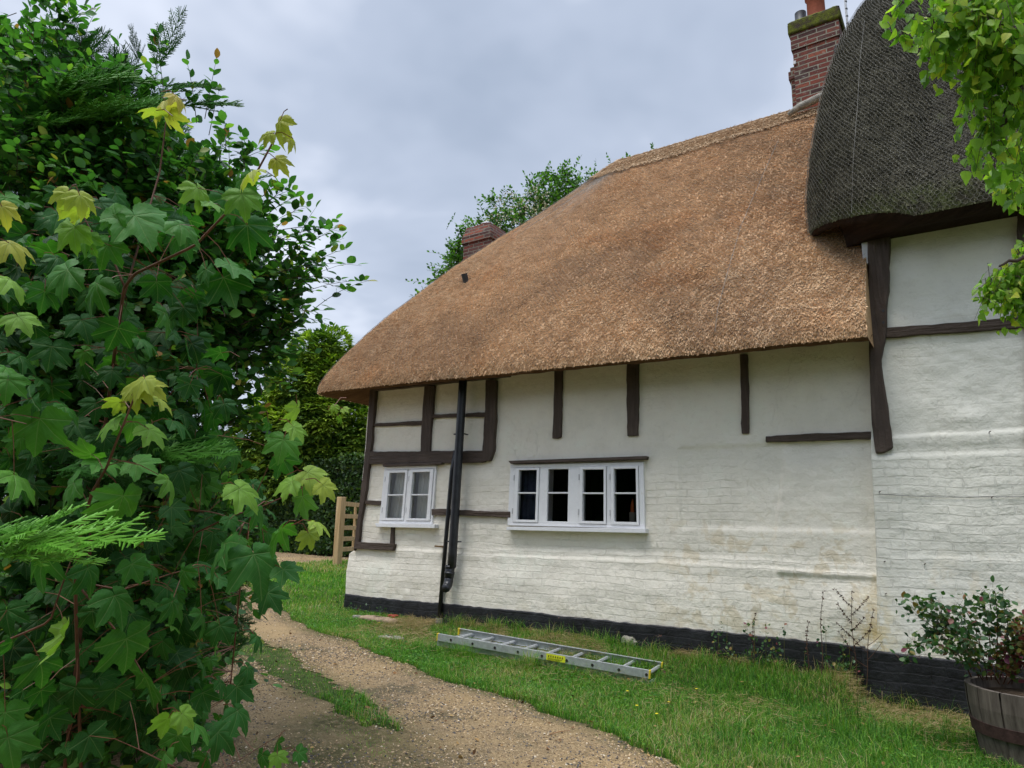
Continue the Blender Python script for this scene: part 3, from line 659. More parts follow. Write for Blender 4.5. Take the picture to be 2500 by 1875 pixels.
# ------------------------------------------------------------------ windows
def window(q, fixed, sashes, sill, drip, ndrip, nm):
    def uvp(u, v):
        a = np.array(q[0]) * (1 - u) + np.array(q[1]) * u; c = np.array(q[3]) * (1 - u) + np.array(q[2]) * u; return tuple(a * (1 - v) + c * v)
    def piece(u0, v0, u1, v1, o0, o1, b):
        P = [onY(*uvp(u, v), YW - .02) for u, v in ((u0, v1), (u1, v1), (u1, v0), (u0, v0))]
        fr = [(p[0], YW - o1, p[2]) for p in P]; bkk = [(p[0], YW - o0, p[2]) for p in P]
        b.hexa([bkk[0], bkk[1], bkk[2], bkk[3], fr[0], fr[1], fr[2], fr[3]])
    b = MB()
    for r in fixed: piece(*r, -.10, .030, b)
    fr = bev(b.build('window', M_white, cottage), .003)
    for (u0, v0, u1, v1, g0, h0, g1, h1, bar, proud) in sashes:
        if proud:
            b = MB(); e = .003
            piece(u0, v0, g0, v1, -.03, proud, b); piece(g1, v0, u1, v1, -.03, proud, b)
            piece(g0 + 1e-4, v0, g1 - 1e-4, h0, -.03, proud, b); piece(g0 + 1e-4, h1, g1 - 1e-4, v1, -.03, proud, b)
            piece(g0 + 1e-4, bar - .012, g1 - 1e-4, bar + .012, -.028, proud - .008, b)
            s = bev(b.build('sash', M_white, fr), .003)
            for hv in (v0 + .16, v1 - .18):
                hu = u0 - .004 if abs(u0 - .5) > .2 or u0 < .5 else u0
                b = MB(); piece(u0 - .009, hv - .045, u0 - .002, hv + .045, .03, proud + .004, b); b.build('hinge', M_pale, fr)
        else:
            b = MB(); piece(g0 - .0, bar - .012, g1, bar + .012, -.05, .020, b); bev(b.build('glazing_bar', M_white, fr), .002)
        b = MB(); P = [onY(*uvp(u, v), YW - .02) for u, v in ((g0 - .008, h1 + .012), (g1 + .008, h1 + .012), (g1 + .008, h0 - .012), (g0 - .008, h0 - .012))]
        b.add([(p[0], YW - .004, p[2]) for p in P], [np.array([[0, 1, 2, 3]])]); b.build('pane', M_glass, fr)
    s_ = slab('sill', sill, -.02, .085, M_white, fr, bevel=.004)
    d_ = slab('drip_moulding', drip, -.0, .075, M_rail, cottage, bevel=.006)
    return uvp
uvb = window(bigq, [(0, 0, 1, .055), (0, .055, .036, .95), (.965, .055, 1, .95), (0, .95, 1, 1.0), (.224, .055, .285, .95), (.437, .055, .522, .95), (.725, .055, .752, .95), (.285, .055, .437, .085), (.285, .92, .437, .95)],
    [(.040, .060, .221, .945, .068, .095, .203, .905, .468, .040), (.285, .085, .437, .92, .285, .085, .437, .92, .465, 0), (.526, .058, .721, .945, .548, .10, .705, .905, .470, .044), (.756, .058, .962, .948, .780, .095, .945, .905, .468, .042)],
    Z3([(95, 1085), (2070, 1108), (2070, 1175), (95, 1130)]), Z3([(118, 145), (2085, 75), (2078, 125), (150, 187)]), 0, 'big')
uvs = window(smq, [(0, 0, 1, .055), (0, .055, .045, .95), (.965, .055, 1, .95), (0, .95, 1, 1.0), (.465, .055, .50, .95)],
    [(.05, .06, .46, .945, .115, .11, .42, .905, .50, .040), (.505, .06, .96, .945, .565, .11, .895, .905, .50, .042)],
    Z4([(205, 1392), (742, 1402), (738, 1437), (215, 1425)]), Z4([(270, 862), (800, 842), (800, 858), (740, 868), (275, 882)]), 0, 'small')
# curtains hang inside
def curtain(uvf, u0, u1, v0, v1, mat, lab, off=-.115, fr=30, amp=.018, nm='net_curtain', lean=0):
    n, m = 70, 12; V = []
    for i in range(n):
        for j in range(m):
            u = u0 + (u1 - u0) * i / (n - 1); v = v0 + (v1 - v0) * j / (m - 1)
            uu = u + lean * (v - .5) * (1 - i / n); p = onY(*uvf(uu, v), YW - .02)
            V.append((p[0], YW - off + amp * math.sin(i / n * fr + .6 * math.sin(i * .3)) + .006 * math.sin(i * 1.7), p[2]))
    a = np.array([[i * m + j, (i + 1) * m + j, (i + 1) * m + j + 1, i * m + j + 1] for i in range(n - 1) for j in range(m - 1)])
    return tag(npmesh(nm, np.array(V), [a], mat, None, True), lab, 'curtain')
curtain(uvs, .06, .47, -.02, 1.02, M_curt, 'white net curtain gathered inside the left pane of the small window', lean=-.10, fr=44)
curtain(uvs, .54, .96, -.02, 1.02, M_curt, 'grey white curtain in straight folds inside the right pane of the small window', fr=50)
curtain(uvb, .0, .22, -.02, 1.02, M_curtd, 'dark blue curtain behind the leftmost light of the wide window', nm='dark_curtain', fr=34)
# pot with a brush on the inner sill of the wide window
pp = onY(*uvb(.905, .90), YW + .10); b = MB(); b.lathe((pp[0], YW + .12, pp[2] - .02), [(0, 0), (.034, 0), (.036, .12), (.030, .12), (.028, .02)], 20)
jar = thing('stoneware_jar', 'pale stoneware jar standing inside the rightmost light of the wide window', 'jar', (pp[0], YW + .12, pp[2] - .02)); b.build('body', M_stone, jar)
b = MB(); b.tube([(pp[0], YW + .12, pp[2] + .0), (pp[0], YW + .12, pp[2] + .17), (pp[0] + .005, YW + .12, pp[2] + .24)], [.024, .020, .006], 10)
tag(b.build('candle', plain('orange wax', (.45, .10, .03), .5), None), 'orange tapered candle standing in the stoneware jar behind the window glass', 'candle')

# ------------------------------------------------------------------ downpipe
dp = []
for t in np.linspace(0, 1, 14): dp.append(onY(1131 + (1103 - 1131) * t, 922 + (1385 - 922) * t, YW - .13))
b = MB(); b.tube(dp, .053, 20); dpo = b.build('downpipe', M_pipe, cottage, True)
cc = onY(1099, 1385, YW - .13); b = MB(); b.tube([cc + [0, 0, .02], cc + [0, 0, -.01]], .062, 20); b.tube([cc + [-.005, 0, -.05], cc + [-.007, 0, -.08]], .061, 20); b.tube([cc + [0, 0, .02], cc + [-.01, 0, -.12]], .057, 20); b.build('collar', M_pipe, dpo, True)
el = [cc + [-.008, 0, -.1], cc + [-.01, -.005, -.16], cc + [-.005, -.03, -.21], cc + [.005, -.07, -.235], cc + [.012, -.10, -.24]]
b = MB(); b.tube(el, [.052, .054, .055, .053, .048], 20); b.build('shoe', M_pipe, dpo, True)
b = MB(); b.tube([onY(1112, 1100, YW - .07), onY(1103, 1150, YW - .07), onY(1091, 1290, YW - .08), onY(1072, 1515, YW - .09)], .026, 14); b.build('waste_pipe', M_pipe, cottage, True)
b = MB(); b.lathe(onY(1072, 1520, YW - .09), [(.0, .05), (.045, .05), (.05, -.1)], 14); b.build('pipe_foot', M_stone, cottage)
for q in [(1123, 1060), (1106, 1322)]:
    p = onY(*q, YW - .10); b = MB(); b.tube([p + [-.07, .07, 0], p + [-.07, -.03, 0], p + [.07, -.03, 0], p + [.07, .07, 0]], .009, 6); b.build('pipe_bracket', M_pipe, dpo)
b = MB(); p = onY(1070, 1334, YW - .02); b.tube([p + [.06, .02, 0], p + [.05, -.05, 0], p + [-.0, -.07, .005]], .011, 8); b.build('copper_overflow', plain('tarnished copper', (.20, .12, .05), .5, .4), cottage)

# ------------------------------------------------------------------ thatched roofs
def opath(XL, YF, YB, XR, rc, n=(150, 40, 90)):
    P = []
    for x in np.linspace(XR, XL + rc, n[0], endpoint=False): P.append((x, YF, 0.))
    for a in np.linspace(0, math.pi / 2, n[1], endpoint=False): P.append((XL + rc - rc * math.sin(a), YF + rc - rc * math.cos(a), a / (math.pi / 2)))
    for y in np.linspace(YF + rc, YB - rc, n[2], endpoint=False): P.append((XL, y, 1.))
    for a in np.linspace(0, math.pi / 2, n[1], endpoint=False): P.append((XL + rc - rc * math.cos(a), YB - rc + rc * math.sin(a), 1 - a / (math.pi / 2)))
    for x in np.linspace(XL + rc, XR, n[0] // 2): P.append((x, YB, 0.))
    return np.array(P)
def roof_grid(XL, YF, YB, XR, rc, RX, RY, RZ, ez, pf, ph, bl, nt=110, seed=1, ls=0., lip=.022):
    E = opath(XL, YF, YB, XR, rc); t = (np.linspace(0, 1, nt) ** 1.35)[None, :]
    rx = RX + np.log1p(np.exp(np.clip((E[:, 0] - RX) / bl, -50, 50))) * bl
    rx = np.where(E[:, 0] - RX > 4 * bl, np.maximum(rx, E[:, 0]), rx); rx = np.minimum(rx, XR)
    p = (pf + (ph - pf) * E[:, 2])[:, None]
    gq = lambda q: .5 * ((q - lip) + np.sqrt((q - lip) ** 2 + .0004))      # thick rolled edge: rises first, then slopes back
    h = ((gq(t) - gq(0.)) / (gq(1.) - gq(0.))) ** p
    X = E[:, :1] + (rx[:, None] - E[:, :1]) * h; Y = E[:, 1:2] + (RY - E[:, 1:2]) * h; e = (ez(E[:, 0]) + ls * E[:, 2] ** .7)[:, None]
    Z = e + (RZ - e) * t
    G = np.stack([X, Y, Z], 2)
    N = np.cross(np.gradient(G, axis=0), np.gradient(G, axis=1)); N /= np.linalg.norm(N, axis=2)[:, :, None] + 1e-9
    if N[10, nt // 2, 2] < 0: N = -N
    s_arc = np.concatenate([[0], np.cumsum(np.linalg.norm(np.diff(E[:, :2], axis=0), axis=1))])
    t_arc = np.linalg.norm(np.diff(G, axis=1), axis=2); t_arc = np.concatenate([np.zeros((len(E), 1)), np.cumsum(t_arc, 1)], 1)
    S_ = np.repeat(s_arc[:, None], nt, 1)
    fade = np.minimum(1, (1 - t) * 8)
    G = G + N * ((fbm(S_ * .7, t_arc * .7, 3, seed) - .18) * .09 + fbm(S_ * 3, t_arc * 2.2, 3, seed + 5) * .035)[:, :, None] * fade[:, :, None]
    return G, N, S_, t_arc, E
def roof_mesh(name, G, E, soff, mat, parent, under_mat, uname, XR):
    ns, nt_ = G.shape[:2]
    i, j = np.meshgrid(np.arange(ns - 1), np.arange(nt_ - 1), indexing='ij'); a = (i * nt_ + j).ravel()
    f = np.stack([a, a + 1, a + nt_ + 1, a + nt_], 1)
    va = fbm(G[:, :, 0].ravel() * 9, G[:, :, 2].ravel() * 9, 3, 2) * .5 + .12  # base toned darker to put shade between the reeds
    o = npmesh(name, G.reshape(-1, 3), [f], mat, parent, True, {'va': va})
    # rolled lower edge and the cut underside running back to the wall
    E0 = G[:, 0]; inner = soff; rings = [E0]
    for k, dz in ((.10, -.035), (.25, -.045), (.55, -.01), (1., .0)):
        q = E0 + (inner - E0) * k; q[:, 2] = E0[:, 2] + (inner[:, 2] - E0[:, 2]) * k + dz; rings.append(q)
    U = np.stack(rings, 1); U[:, 1:4] += (fbm(np.repeat(U[:, :1, 0], 3, 1) * 7, U[:, 1:4, 1] * 7, 3, 12) * .03)[:, :, None]
    m = U.shape[1]; i, j = np.meshgrid(np.arange(ns - 1), np.arange(m - 1), indexing='ij'); a = (i * m + j).ravel()
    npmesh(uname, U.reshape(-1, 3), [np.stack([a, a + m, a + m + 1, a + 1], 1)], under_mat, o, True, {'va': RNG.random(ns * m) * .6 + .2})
    return o
def on_grid(G, N, S_, TA, s, tt):
    """positions on the roof for arc length s and height fraction tt (0..nt-1 index)"""
    sa = S_[:, 0]; i = np.clip(np.interp(s, sa, np.arange(len(sa))), 0, len(sa) - 1.001); j = np.clip(tt, 0, G.shape[1] - 1.001)
    i0 = i.astype(int); j0 = j.astype(int); a = (i - i0)[:, None]; b_ = (j - j0)[:, None]
    f = lambda A: (A[i0, j0] * (1 - a) * (1 - b_) + A[i0 + 1, j0] * a * (1 - b_) + A[i0, j0 + 1] * (1 - a) * b_ + A[i0 + 1, j0 + 1] * a * b_)
    P = f(G); Nn = unit(f(N)); D = unit(G[i0, j0] - G[i0, np.minimum(j0 + 1, G.shape[1] - 1)] + 1e-9)
    return P, Nn, D
def stubs(name, G, N, S_, TA, smax, n, mat, parent, L=(.02, .05), W=(.0028, .0046), lift=.35, vlo=0, vhi=1, tmax=None):
    # area weighted sampling
    A = np.linalg.norm(np.cross(G[1:, :-1] - G[:-1, :-1], G[:-1, 1:] - G[:-1, :-1]), axis=2); ok = S_[1:, :-1] < smax; A = A * ok
    if tmax is not None: A = A * (TA[1:, :-1] < tmax)
    cdf = np.cumsum(A.ravel()); k = np.searchsorted(cdf, RNG.random(n) * cdf[-1]); i = k // A.shape[1]; j = k % A.shape[1]
    sa = S_[:, 0]; s = sa[i] + RNG.random(n) * (sa[i + 1] - sa[i]); tt = j + RNG.random(n)
    P, Nn, D = on_grid(G, N, S_, TA, s, tt)
    side = np.cross(D, Nn); ln = RNG.uniform(L[0], L[1], n)
    wv = fbm(P[:, 0] * 16, P[:, 2] * 16 + P[:, 1] * 8, 2, 77)          # neighbouring reeds lean together
    d = unit(D + Nn * (lift * (.7 + RNG.random(n)[:, None] * .8)) + side * (wv * 1.6 + RNG.normal(0, .16, n))[:, None])
    r = RNG.uniform(W[0], W[1], n)
    lv = fbm(P[:, 0] * 24, (P[:, 2] + P[:, 1]) * 22, 2, 78)
    P0 = P - D * .01 + Nn * (lv * .010)[:, None]
    va = np.clip(vlo + (vhi - vlo) * (.5 + .15 * RNG.normal(0, 1, n) + lv * .6), 0, 1)
    b = MB(); b.segs(P0, P0 + d * ln[:, None], r, r * .75, va=va)
    # blunt cut ends
    V = b.V[0].reshape(n, 6, 3); b.F.setdefault(3, []).append((np.arange(n) * 6)[:, None] + np.array([[3, 4, 5]]))
    return b.build(name, mat, parent)
def netting(name, G, N, S_, TA, smax, cell, r, parent, off=.03, smin=0):
    hm = float(np.median(TA[:, -1])); nt_ = G.shape[1]
    dx = cell; dy = cell * .62; rows = int(hm / dy); colsn = int((smax - smin) / dx)
    P0, P1 = [], []
    rr, cc_ = np.meshgrid(np.arange(rows), np.arange(colsn), indexing='ij'); rr = rr.ravel(); cc_ = cc_.ravel()
    x = smin + (cc_ + .5 * (rr % 2)) * dx; y = rr * dy
    a = np.stack([x, y + dy * .0], 1); up_ = np.stack([x, y + dy * .5], 1)
    l_ = np.stack([x - dx / 2, y + dy * 1.0], 1); r_ = np.stack([x + dx / 2, y + dy * 1.0], 1)
    A = np.concatenate([a, up_, up_]); B_ = np.concatenate([up_, l_, r_])
    def pos(q):
        qj = q + np.stack([fbm(q[:, 0] * 6, q[:, 1] * 6, 2, 55), fbm(q[:, 0] * 6, q[:, 1] * 6, 2, 56)], 1) * .05
        sa = S_[:, 0]; mid = TA[0]      # front slope arc lengths
        tj = np.interp(qj[:, 1], mid, np.arange(nt_)); P, Nn, D = on_grid(G, N, S_, TA, np.clip(qj[:, 0], 0, sa[-1]), tj)
        return P + Nn * (off + .006 * vn(q[:, 0] * 20, q[:, 1] * 20, 3))[:, None]
    b = MB(); b.segs(pos(A), pos(B_), r, r); return b.build(name, M_wire, parent)

ezl = lambda x: 3.035 - .0195 * (x + .7)
LR = dict(XL=-7.68, YF=6.34, YB=12.3, XR=-.665, rc=.32, RX=-4.3, RY=9.4, RZ=7.16)
G, N, S_, TA, E = roof_grid(LR['XL'], LR['YF'], LR['YB'], LR['XR'], LR['rc'], LR['RX'], LR['RY'], LR['RZ'], ezl, 1.15, 1.25, .3, seed=41)
inn = opath(-7.06, YW, 12.2, -.665, .05); inn = np.stack([inn[:, 0], inn[:, 1], ezl(inn[:, 0]) + .17], 1)
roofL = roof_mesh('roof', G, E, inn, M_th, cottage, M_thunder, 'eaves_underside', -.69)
SMAX = 7.2 + .7 + 3.2
stubs('thatch_reeds', G, N, S_, TA, SMAX, 260000, M_th, roofL, L=(.018, .034), W=(.0030, .0050), lift=.42, vlo=.08, vhi=.95)
netting('wire_netting', G, N, S_, TA, SMAX, .058, .0010, roofL, off=.026)
# closing gable against the taller range
sec = G[0]; b = MB(); base = np.array([[sec[0, 0], 9.4, 3.0]]); V = np.concatenate([sec, base]); n_ = len(sec)
b.add(V, [np.array([[k, k + 1, n_] for k in range(n_ - 1)])], va=np.full(len(V), .3)); b.build('roof_end', M_th, roofL)
# ridge: paler wrapped straw with hazel liggers
ridx = [i for i in range(len(E)) if G[i, -1, 0] > -4.45 and E[i, 1] < 7 and E[i, 2] < .05]
t0 = int(np.searchsorted(TA[5] / TA[5, -1], .925))
RG = G[ridx][:, t0:] + N[ridx][:, t0:] * .012
top = RG[:, -1:].copy(); top[:, :, 2] += .02; bk_ = top.copy(); bk_[:, :, 1] += .35; bk_[:, :, 2] -= .35; RG = np.concatenate([G[ridx][:, t0:t0 + 1], RG, top, bk_], 1)
n, m = RG.shape[:2]; i, j = np.meshgrid(np.arange(n - 1), np.arange(m - 1), indexing='ij'); a = (i * m + j).ravel()
ridge = npmesh('ridge_cap', RG.reshape(-1, 3), [np.stack([a, a + 1, a + m + 1, a + m], 1)], M_ridge, roofL, True, {'va': RNG.random(n * m) * .4 + .2})
sR = S_[ridx[-1], 0]
def straw(n, name, t0f, t1f, L, par, s1):
    s = RNG.random(n) * s1; tf = t0f + (t1f - t0f) * RNG.random(n); tt = np.interp(tf, TA[5] / TA[5, -1], np.arange(G.shape[1]))
    P, Nn, D = on_grid(G, N, S_, TA, s, tt); side = np.cross(D, Nn); d = unit(D + side * RNG.normal(0, .75, n)[:, None] + Nn * .10)
    P = P + Nn * (.022 + .010 * RNG.random(n))[:, None]; ln = RNG.uniform(*L, n)[:, None]
    b = MB(); b.segs(P - d * ln / 2, P + d * ln / 2, .0042, .0034, va=np.clip(RNG.normal(.62, .25, n), 0, 1)); b.build(name, M_ridge, par)
straw(6000, 'ridge_straw', .915, .995, (.10, .26), ridge, sR)
lig = MB()
for tf in (.932, .952, .972, .990):
    s = np.arange(0, sR, .05); tt = np.interp(np.full(len(s), tf), TA[5] / TA[5, -1], np.arange(G.shape[1])); P, Nn, D = on_grid(G, N, S_, TA, s, tt)
    P = P + Nn * .036 + D * (vn(s * 2, s * 0, int(tf * 100)) * .03)[:, None]; lig.segs(P[:-1], P[1:], .0065, .0065)
s = np.arange(0, sR - .2, .16)
for k in (0, 1):
    P, Nn, D = on_grid(G, N, S_, TA, s, np.interp(np.full(len(s), .935 if k else .970), TA[5] / TA[5, -1], np.arange(G.shape[1])))
    Q, Nq, Dq = on_grid(G, N, S_, TA, s + .16, np.interp(np.full(len(s), .970 if k else .935), TA[5] / TA[5, -1], np.arange(G.shape[1])))
    lig.segs(P + Nn * .040, Q + Nq * .040, .005, .005)
lig.build('ligger_pattern', M_hazel, ridge)
# seam wire running down the slope, vent pipe
def roofpt(px, py, Gr, it=None):
    d = unit(ray(px, py)); D = Gr.reshape(-1, 3) - CAM; t = D @ d; r = np.linalg.norm(D - t[:, None] * d, axis=1); k = np.argmin(r + (t > 14) * 5 + (t < 3) * 5 + t * .02); return Gr.reshape(-1, 3)[k]
FR = G[:150]
sw = [roofpt(x, y, FR) + np.array([0, -.03, .03]) for x, y in [(1905, 345), (1860, 440), (1815, 560), (1790, 640), (1760, 760), (1752, 820)]]
b = MB(); b.tube(sw, .0026, 5); b.build('netting_seam', M_wire, roofL)
vp = roofpt(1138, 688, G); b = MB(); b.tube([vp + [0, .03, -.08], vp + [.0, -.05, .10]], [.035, .045], 14); b.build('vent_pipe', M_iron, cottage)

# taller roof
ezr = lambda x: 4.02 + 0 * x
G2, N2, S2, TA2, E2 = roof_grid(-1.19, 6.36, 12.8, 4.5, .95, .8, 10, 9.6, ezr, 1.08, 2.2, .3, seed=61, ls=.34, lip=.03)
inn2 = inn2a = opath(-.88, YW - .05, 12.5, 4.5, .05); inn2 = np.stack([inn2[:, 0], inn2[:, 1], G2[:, 0, 2] + .03], 1)
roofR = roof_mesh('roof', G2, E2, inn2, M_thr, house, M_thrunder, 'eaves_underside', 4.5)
stubs('thatch_reeds', G2, N2, S2, TA2, 4.5 + 1.3 + 3.5, 130000, M_thr, roofR, L=(.018, .034), W=(.0032, .0054), lift=.5)
netting('wire_netting', G2, N2, S2, TA2, 4.5 + 1.3 + 3, (.048), .0009, roofR, off=.030, smin=2.6)
sw = [roofpt(x, y, G2[:240]) + np.array([-.01, -.04, .02]) for x, y in [(2116, 60), (2106, 150), (2098, 260), (2090, 400), (2085, 550)]]
b = MB(); b.tube(sw, .0014, 5); b.build('netting_seam', M_wire, roofR)

# ------------------------------------------------------------------ chimneys
def chimney_ring(b, x0, x1, y0, y1, z0, z1, lean=0): b.box((x0, y0, z0), (x1, y1, z1))
CYF = 9.2
def cz(px, py): return onY(px, py, CYF)
pL = cz(1942, 262); pT = cz(1938, 124); xr = cz(2049, 105)[0]; x0 = .5 * (pL[0] + pT[0])
zc1 = cz(1938, 124)[2]; zc2 = cz(1936, 86)[2]; ztop = cz(1932, 56)[2]
b = MB(); b.box((x0, CYF, 6.6), (xr, CYF + .75, zc1)); chim = bev(b.build('chimney', M_chim, cottage), .006)
b = MB(); b.box((x0 - .018, CYF - .018, zc1), (xr + .018, CYF + .768, zc2)); bev(b.build('corbel', M_chim, chim), .006)
b = MB(); b.box((x0 - .045, CYF - .045, zc2 + .002), (xr + .045, CYF + .795, ztop - .02)); o = bev(b.build('coping', M_moss, chim), .03, 4)
b = MB(); b.box((x0 - .10, CYF + .28, 6.7), (x0 - .002, CYF + .70, zc1 - .05)); b.box((x0 - .125, CYF + .26, zc1 - .25), (x0 - .002, CYF + .72, zc1 - .12)); bev(b.build('side_flue', M_chim, chim), .006)
# flaunching with uneven moss
b = MB(); xs = np.linspace(x0 - .04, xr + .04, 26); ys = np.linspace(CYF - .04, CYF + .79, 26); Xg, Yg = np.meshgrid(xs, ys, indexing='ij')
ed = np.minimum(np.minimum(Xg - xs[0], xs[-1] - Xg), np.minimum(Yg - ys[0], ys[-1] - Yg)); Zg = ztop - .025 + .09 * np.clip(ed / .12, 0, 1) ** .6 + .03 * fbm(Xg * 12, Yg * 12, 3, 5)
i, j = np.meshgrid(np.arange(25), np.arange(25), indexing='ij'); a = (i * 26 + j).ravel(); b.add(np.stack([Xg, Yg, Zg], 2).reshape(-1, 3), [np.stack([a, a + 26, a + 27, a + 1], 1)]); b.build('moss', M_moss, chim, True)
pc = onY(1992, 20, CYF + .35); b = MB(); b.lathe((pc[0], CYF + .35, ztop), [(.135, 0), (.125, .05), (.118, .5), (.14, .52), (.14, .60), (.10, .60), (.10, .1)], 28); b.build('chimney_pot', M_terra, chim, True)
pc = onY(1953, 20, CYF + .5); b = MB(); b.lathe((pc[0], CYF + .5, ztop - .02), [(.10, -.1), (.105, .05), (.07, .08), (.075, .16), (.10, .18), (.11, .28), (.08, .32), (.08, .5)], 20); b.build('chimney_cowl', M_iron, chim, True)
b = MB(); q = cz(1941, 155); b.box(q + [-.02, -.03, -.02], q + [.015, 0, .025]); b.build('cable_clip', M_pale, chim)
# cement fillet at the chimney foot
fl = [onY(1925, 280, CYF - .12), onY(1950, 262, CYF - .1), onY(1985, 245, CYF - .1), onY(2020, 228, CYF - .1)]
b = MB(); b.tube(fl, [.03, .05, .055, .05], 10); b.build('mortar_fillet', M_cem, chim, True)
# aerial mast on its bracket
mp0 = onY(2073, 100, CYF + .2); aer = thing('aerial_mast', 'thin white aerial mast with black bands bracketed to the red brick chimney', 'aerial', tuple(mp0))
b = MB(); b.tube([mp0 + [0, 0, -.02], mp0 + [-.01, 0, 1.3]], .014, 10); b.build('pole', M_pale, aer)
for k in range(6): b = MB(); z = .03 + k * .115; b.tube([mp0 + [0, 0, z], mp0 + [0, 0, z + .016]], .017, 10); b.build('band', M_iron, aer)
br0 = onY(2043, 132, CYF - .01); b = MB(); b.tube([br0, br0 + [-.02, -.03, .05], br0 + [0, -.03, .10], br0 + [.06, .02, .15], mp0 + [.02, 0, .0]], .014, 8); b.build('bracket', M_iron, aer)

# rear chimney beyond the slope
D2 = 13.6; c2 = at(1162, 600, D2); yv = c2[1]
def c2p(px, py): return onY(px, py, yv)
xa = c2p(1131, 610)[0]; xb = c2p(1197, 590)[0] ; z1_ = c2p(1131, 598)[2]; z2_ = c2p(1135, 580)[2]; z3_ = c2p(1137, 556)[2]
rear = thing('brick_chimney', 'stepped red brick chimney rising behind the thatched slope under a small metal cowl', 'chimney', (xa, yv, .4))
b = MB(); b.box((xa, yv, .4), (xb, yv + .6, z1_)); bev(b.build('stack', M_chim2, rear), .006)
b = MB(); b.box((xa - .03, yv - .03, z1_ + .002), (xb + .03, yv + .63, z2_)); bev(b.build('corbel', M_chim2, rear), .006)
b = MB(); b.hexa([(xa - .02, yv - .02, z2_), (xb + .02, yv - .02, z2_), (xb + .02, yv + .62, z2_), (xa - .02, yv + .62, z2_), (xa + .04, yv + .03, z3_), (xb - .04, yv + .03, z3_), (xb - .04, yv + .56, z3_), (xa + .04, yv + .56, z3_)]); b.build('cap', M_chim2, rear)
cm = ((xa + xb) / 2 + .02, yv + .3, z3_); b = MB(); b.lathe(cm, [(.0, .0), (.09, .0), (.09, .08), (0, .08)], 18); b.lathe(cm, [(.0, .10), (.13, .105), (.12, .125), (.05, .15), (0, .155)], 18); b.tube([np.array(cm) + [0, 0, .05], np.array(cm) + [0, 0, .12]], .05, 10); b.build('cowl', M_pale, rear)

# ------------------------------------------------------------------ ladder
A_ = onZ(1069, 1547, .325); B_ = onZ(1583, 1640, .200); C_ = onZ(1129, 1537, .325); Dd = onZ(1628, 1618, .200)
L_ax = unit((B_ - A_) * .5 + (Dd - C_) * .5); Wv = ((C_ - A_) + (Dd - B_)) / 2; Wv = Wv - L_ax * (Wv @ L_ax); Wd = np.linalg.norm(Wv); Wv /= Wd; Ln = .5 * (np.linalg.norm(B_ - A_) + np.linalg.norm(Dd - C_))
Ld_up = np.cross(L_ax, Wv);  Ld_up = Ld_up if Ld_up[2] > 0 else -Ld_up
lad = thing('extension_ladder', 'aluminium extension ladder lying flat on the grass along the wall with yellow end caps', 'ladder', tuple(A_ - Ld_up * .1))
def lp(l, w_, h): return A_ + L_ax * l + Wv * w_ + Ld_up * h
def lbox(b, l0, l1, w0, w1, h0, h1): b.hexa([lp(l0, w0, h0), lp(l1, w0, h0), lp(l1, w1, h0), lp(l0, w1, h0), lp(l0, w0, h1), lp(l1, w0, h1), lp(l1, w1, h1), lp(l0, w1, h1)])
RH = .066
def rail(w_in, w_out, h1, h0, nm, lo=0):     # channel section: web and two lips
    b = MB(); lbox(b, lo, Ln + lo, *sorted((w_out, w_out + .004 * np.sign(w_in - w_out))), h0, h1)
    for hh in (h1 - .005, h0): lbox(b, lo, Ln + lo, *sorted((w_out + .0045 * np.sign(w_in - w_out), w_in)), hh, hh + .005)
    return b.build(nm, M_alu, lad)
rail(.026, 0, 0, -RH, 'rail'); rail(Wd - .026, Wd, 0, -RH, 'rail')
rail(.055, .032, -RH - .006, -2 * RH + .01, 'rail', -.02); rail(Wd - .055, Wd - .032, -RH - .006, -2 * RH, 'rail', -.02)
step = Ln * .1148; first = Ln * .073
for k in range(9):
    l = first + k * step
    b = MB(); b.tube([lp(l, -.001, -.038), lp(l, Wd + .001, -.038)], .0165, 6); b.build('rung', M_alu, lad)
    b = MB(); b.tube([lp(l, -.003, -.038), lp(l, .0, -.038)], .0135, 12); b.build('rung_hole_disc', M_dark, lad)  # dark disc stands for the shade inside the hollow rung end
    b = MB(); b.tube([lp(l + .02, .03, -RH - .045), lp(l + .02, Wd - .03, -RH - .045)], .0165, 6); b.build('rung', M_alu, lad)
for w0, w1, l in [(-.003, .03, -.012), (Wd - .03, Wd + .003, -.012), (-.003, .03, Ln), (Wd - .03, Wd + .003, Ln)]:
    b = MB(); lbox(b, l, l + .014, w0, w1, -RH - .003, .003); bev(b.build('end_cap', M_yellow, lad), .003)
b = MB(); l0 = first + 4 * step + .045; lbox(b, l0, l0 + .19, -.002, -.0005, -RH + .004, -.006); stk = b.build('sticker', M_labelm, lad)
b = MB()
for k in range(7): lbox(b, l0 + .018 + k * .023, l0 + .030 + k * .023, -.0032, -.0022, -.034, -.018)
for k in range(3): lbox(b, l0 + .015, l0 + .16 - k * .02, -.0032, -.0022, -.046 - k * .009, -.043 - k * .009)
b.build('print', M_ink, stk)

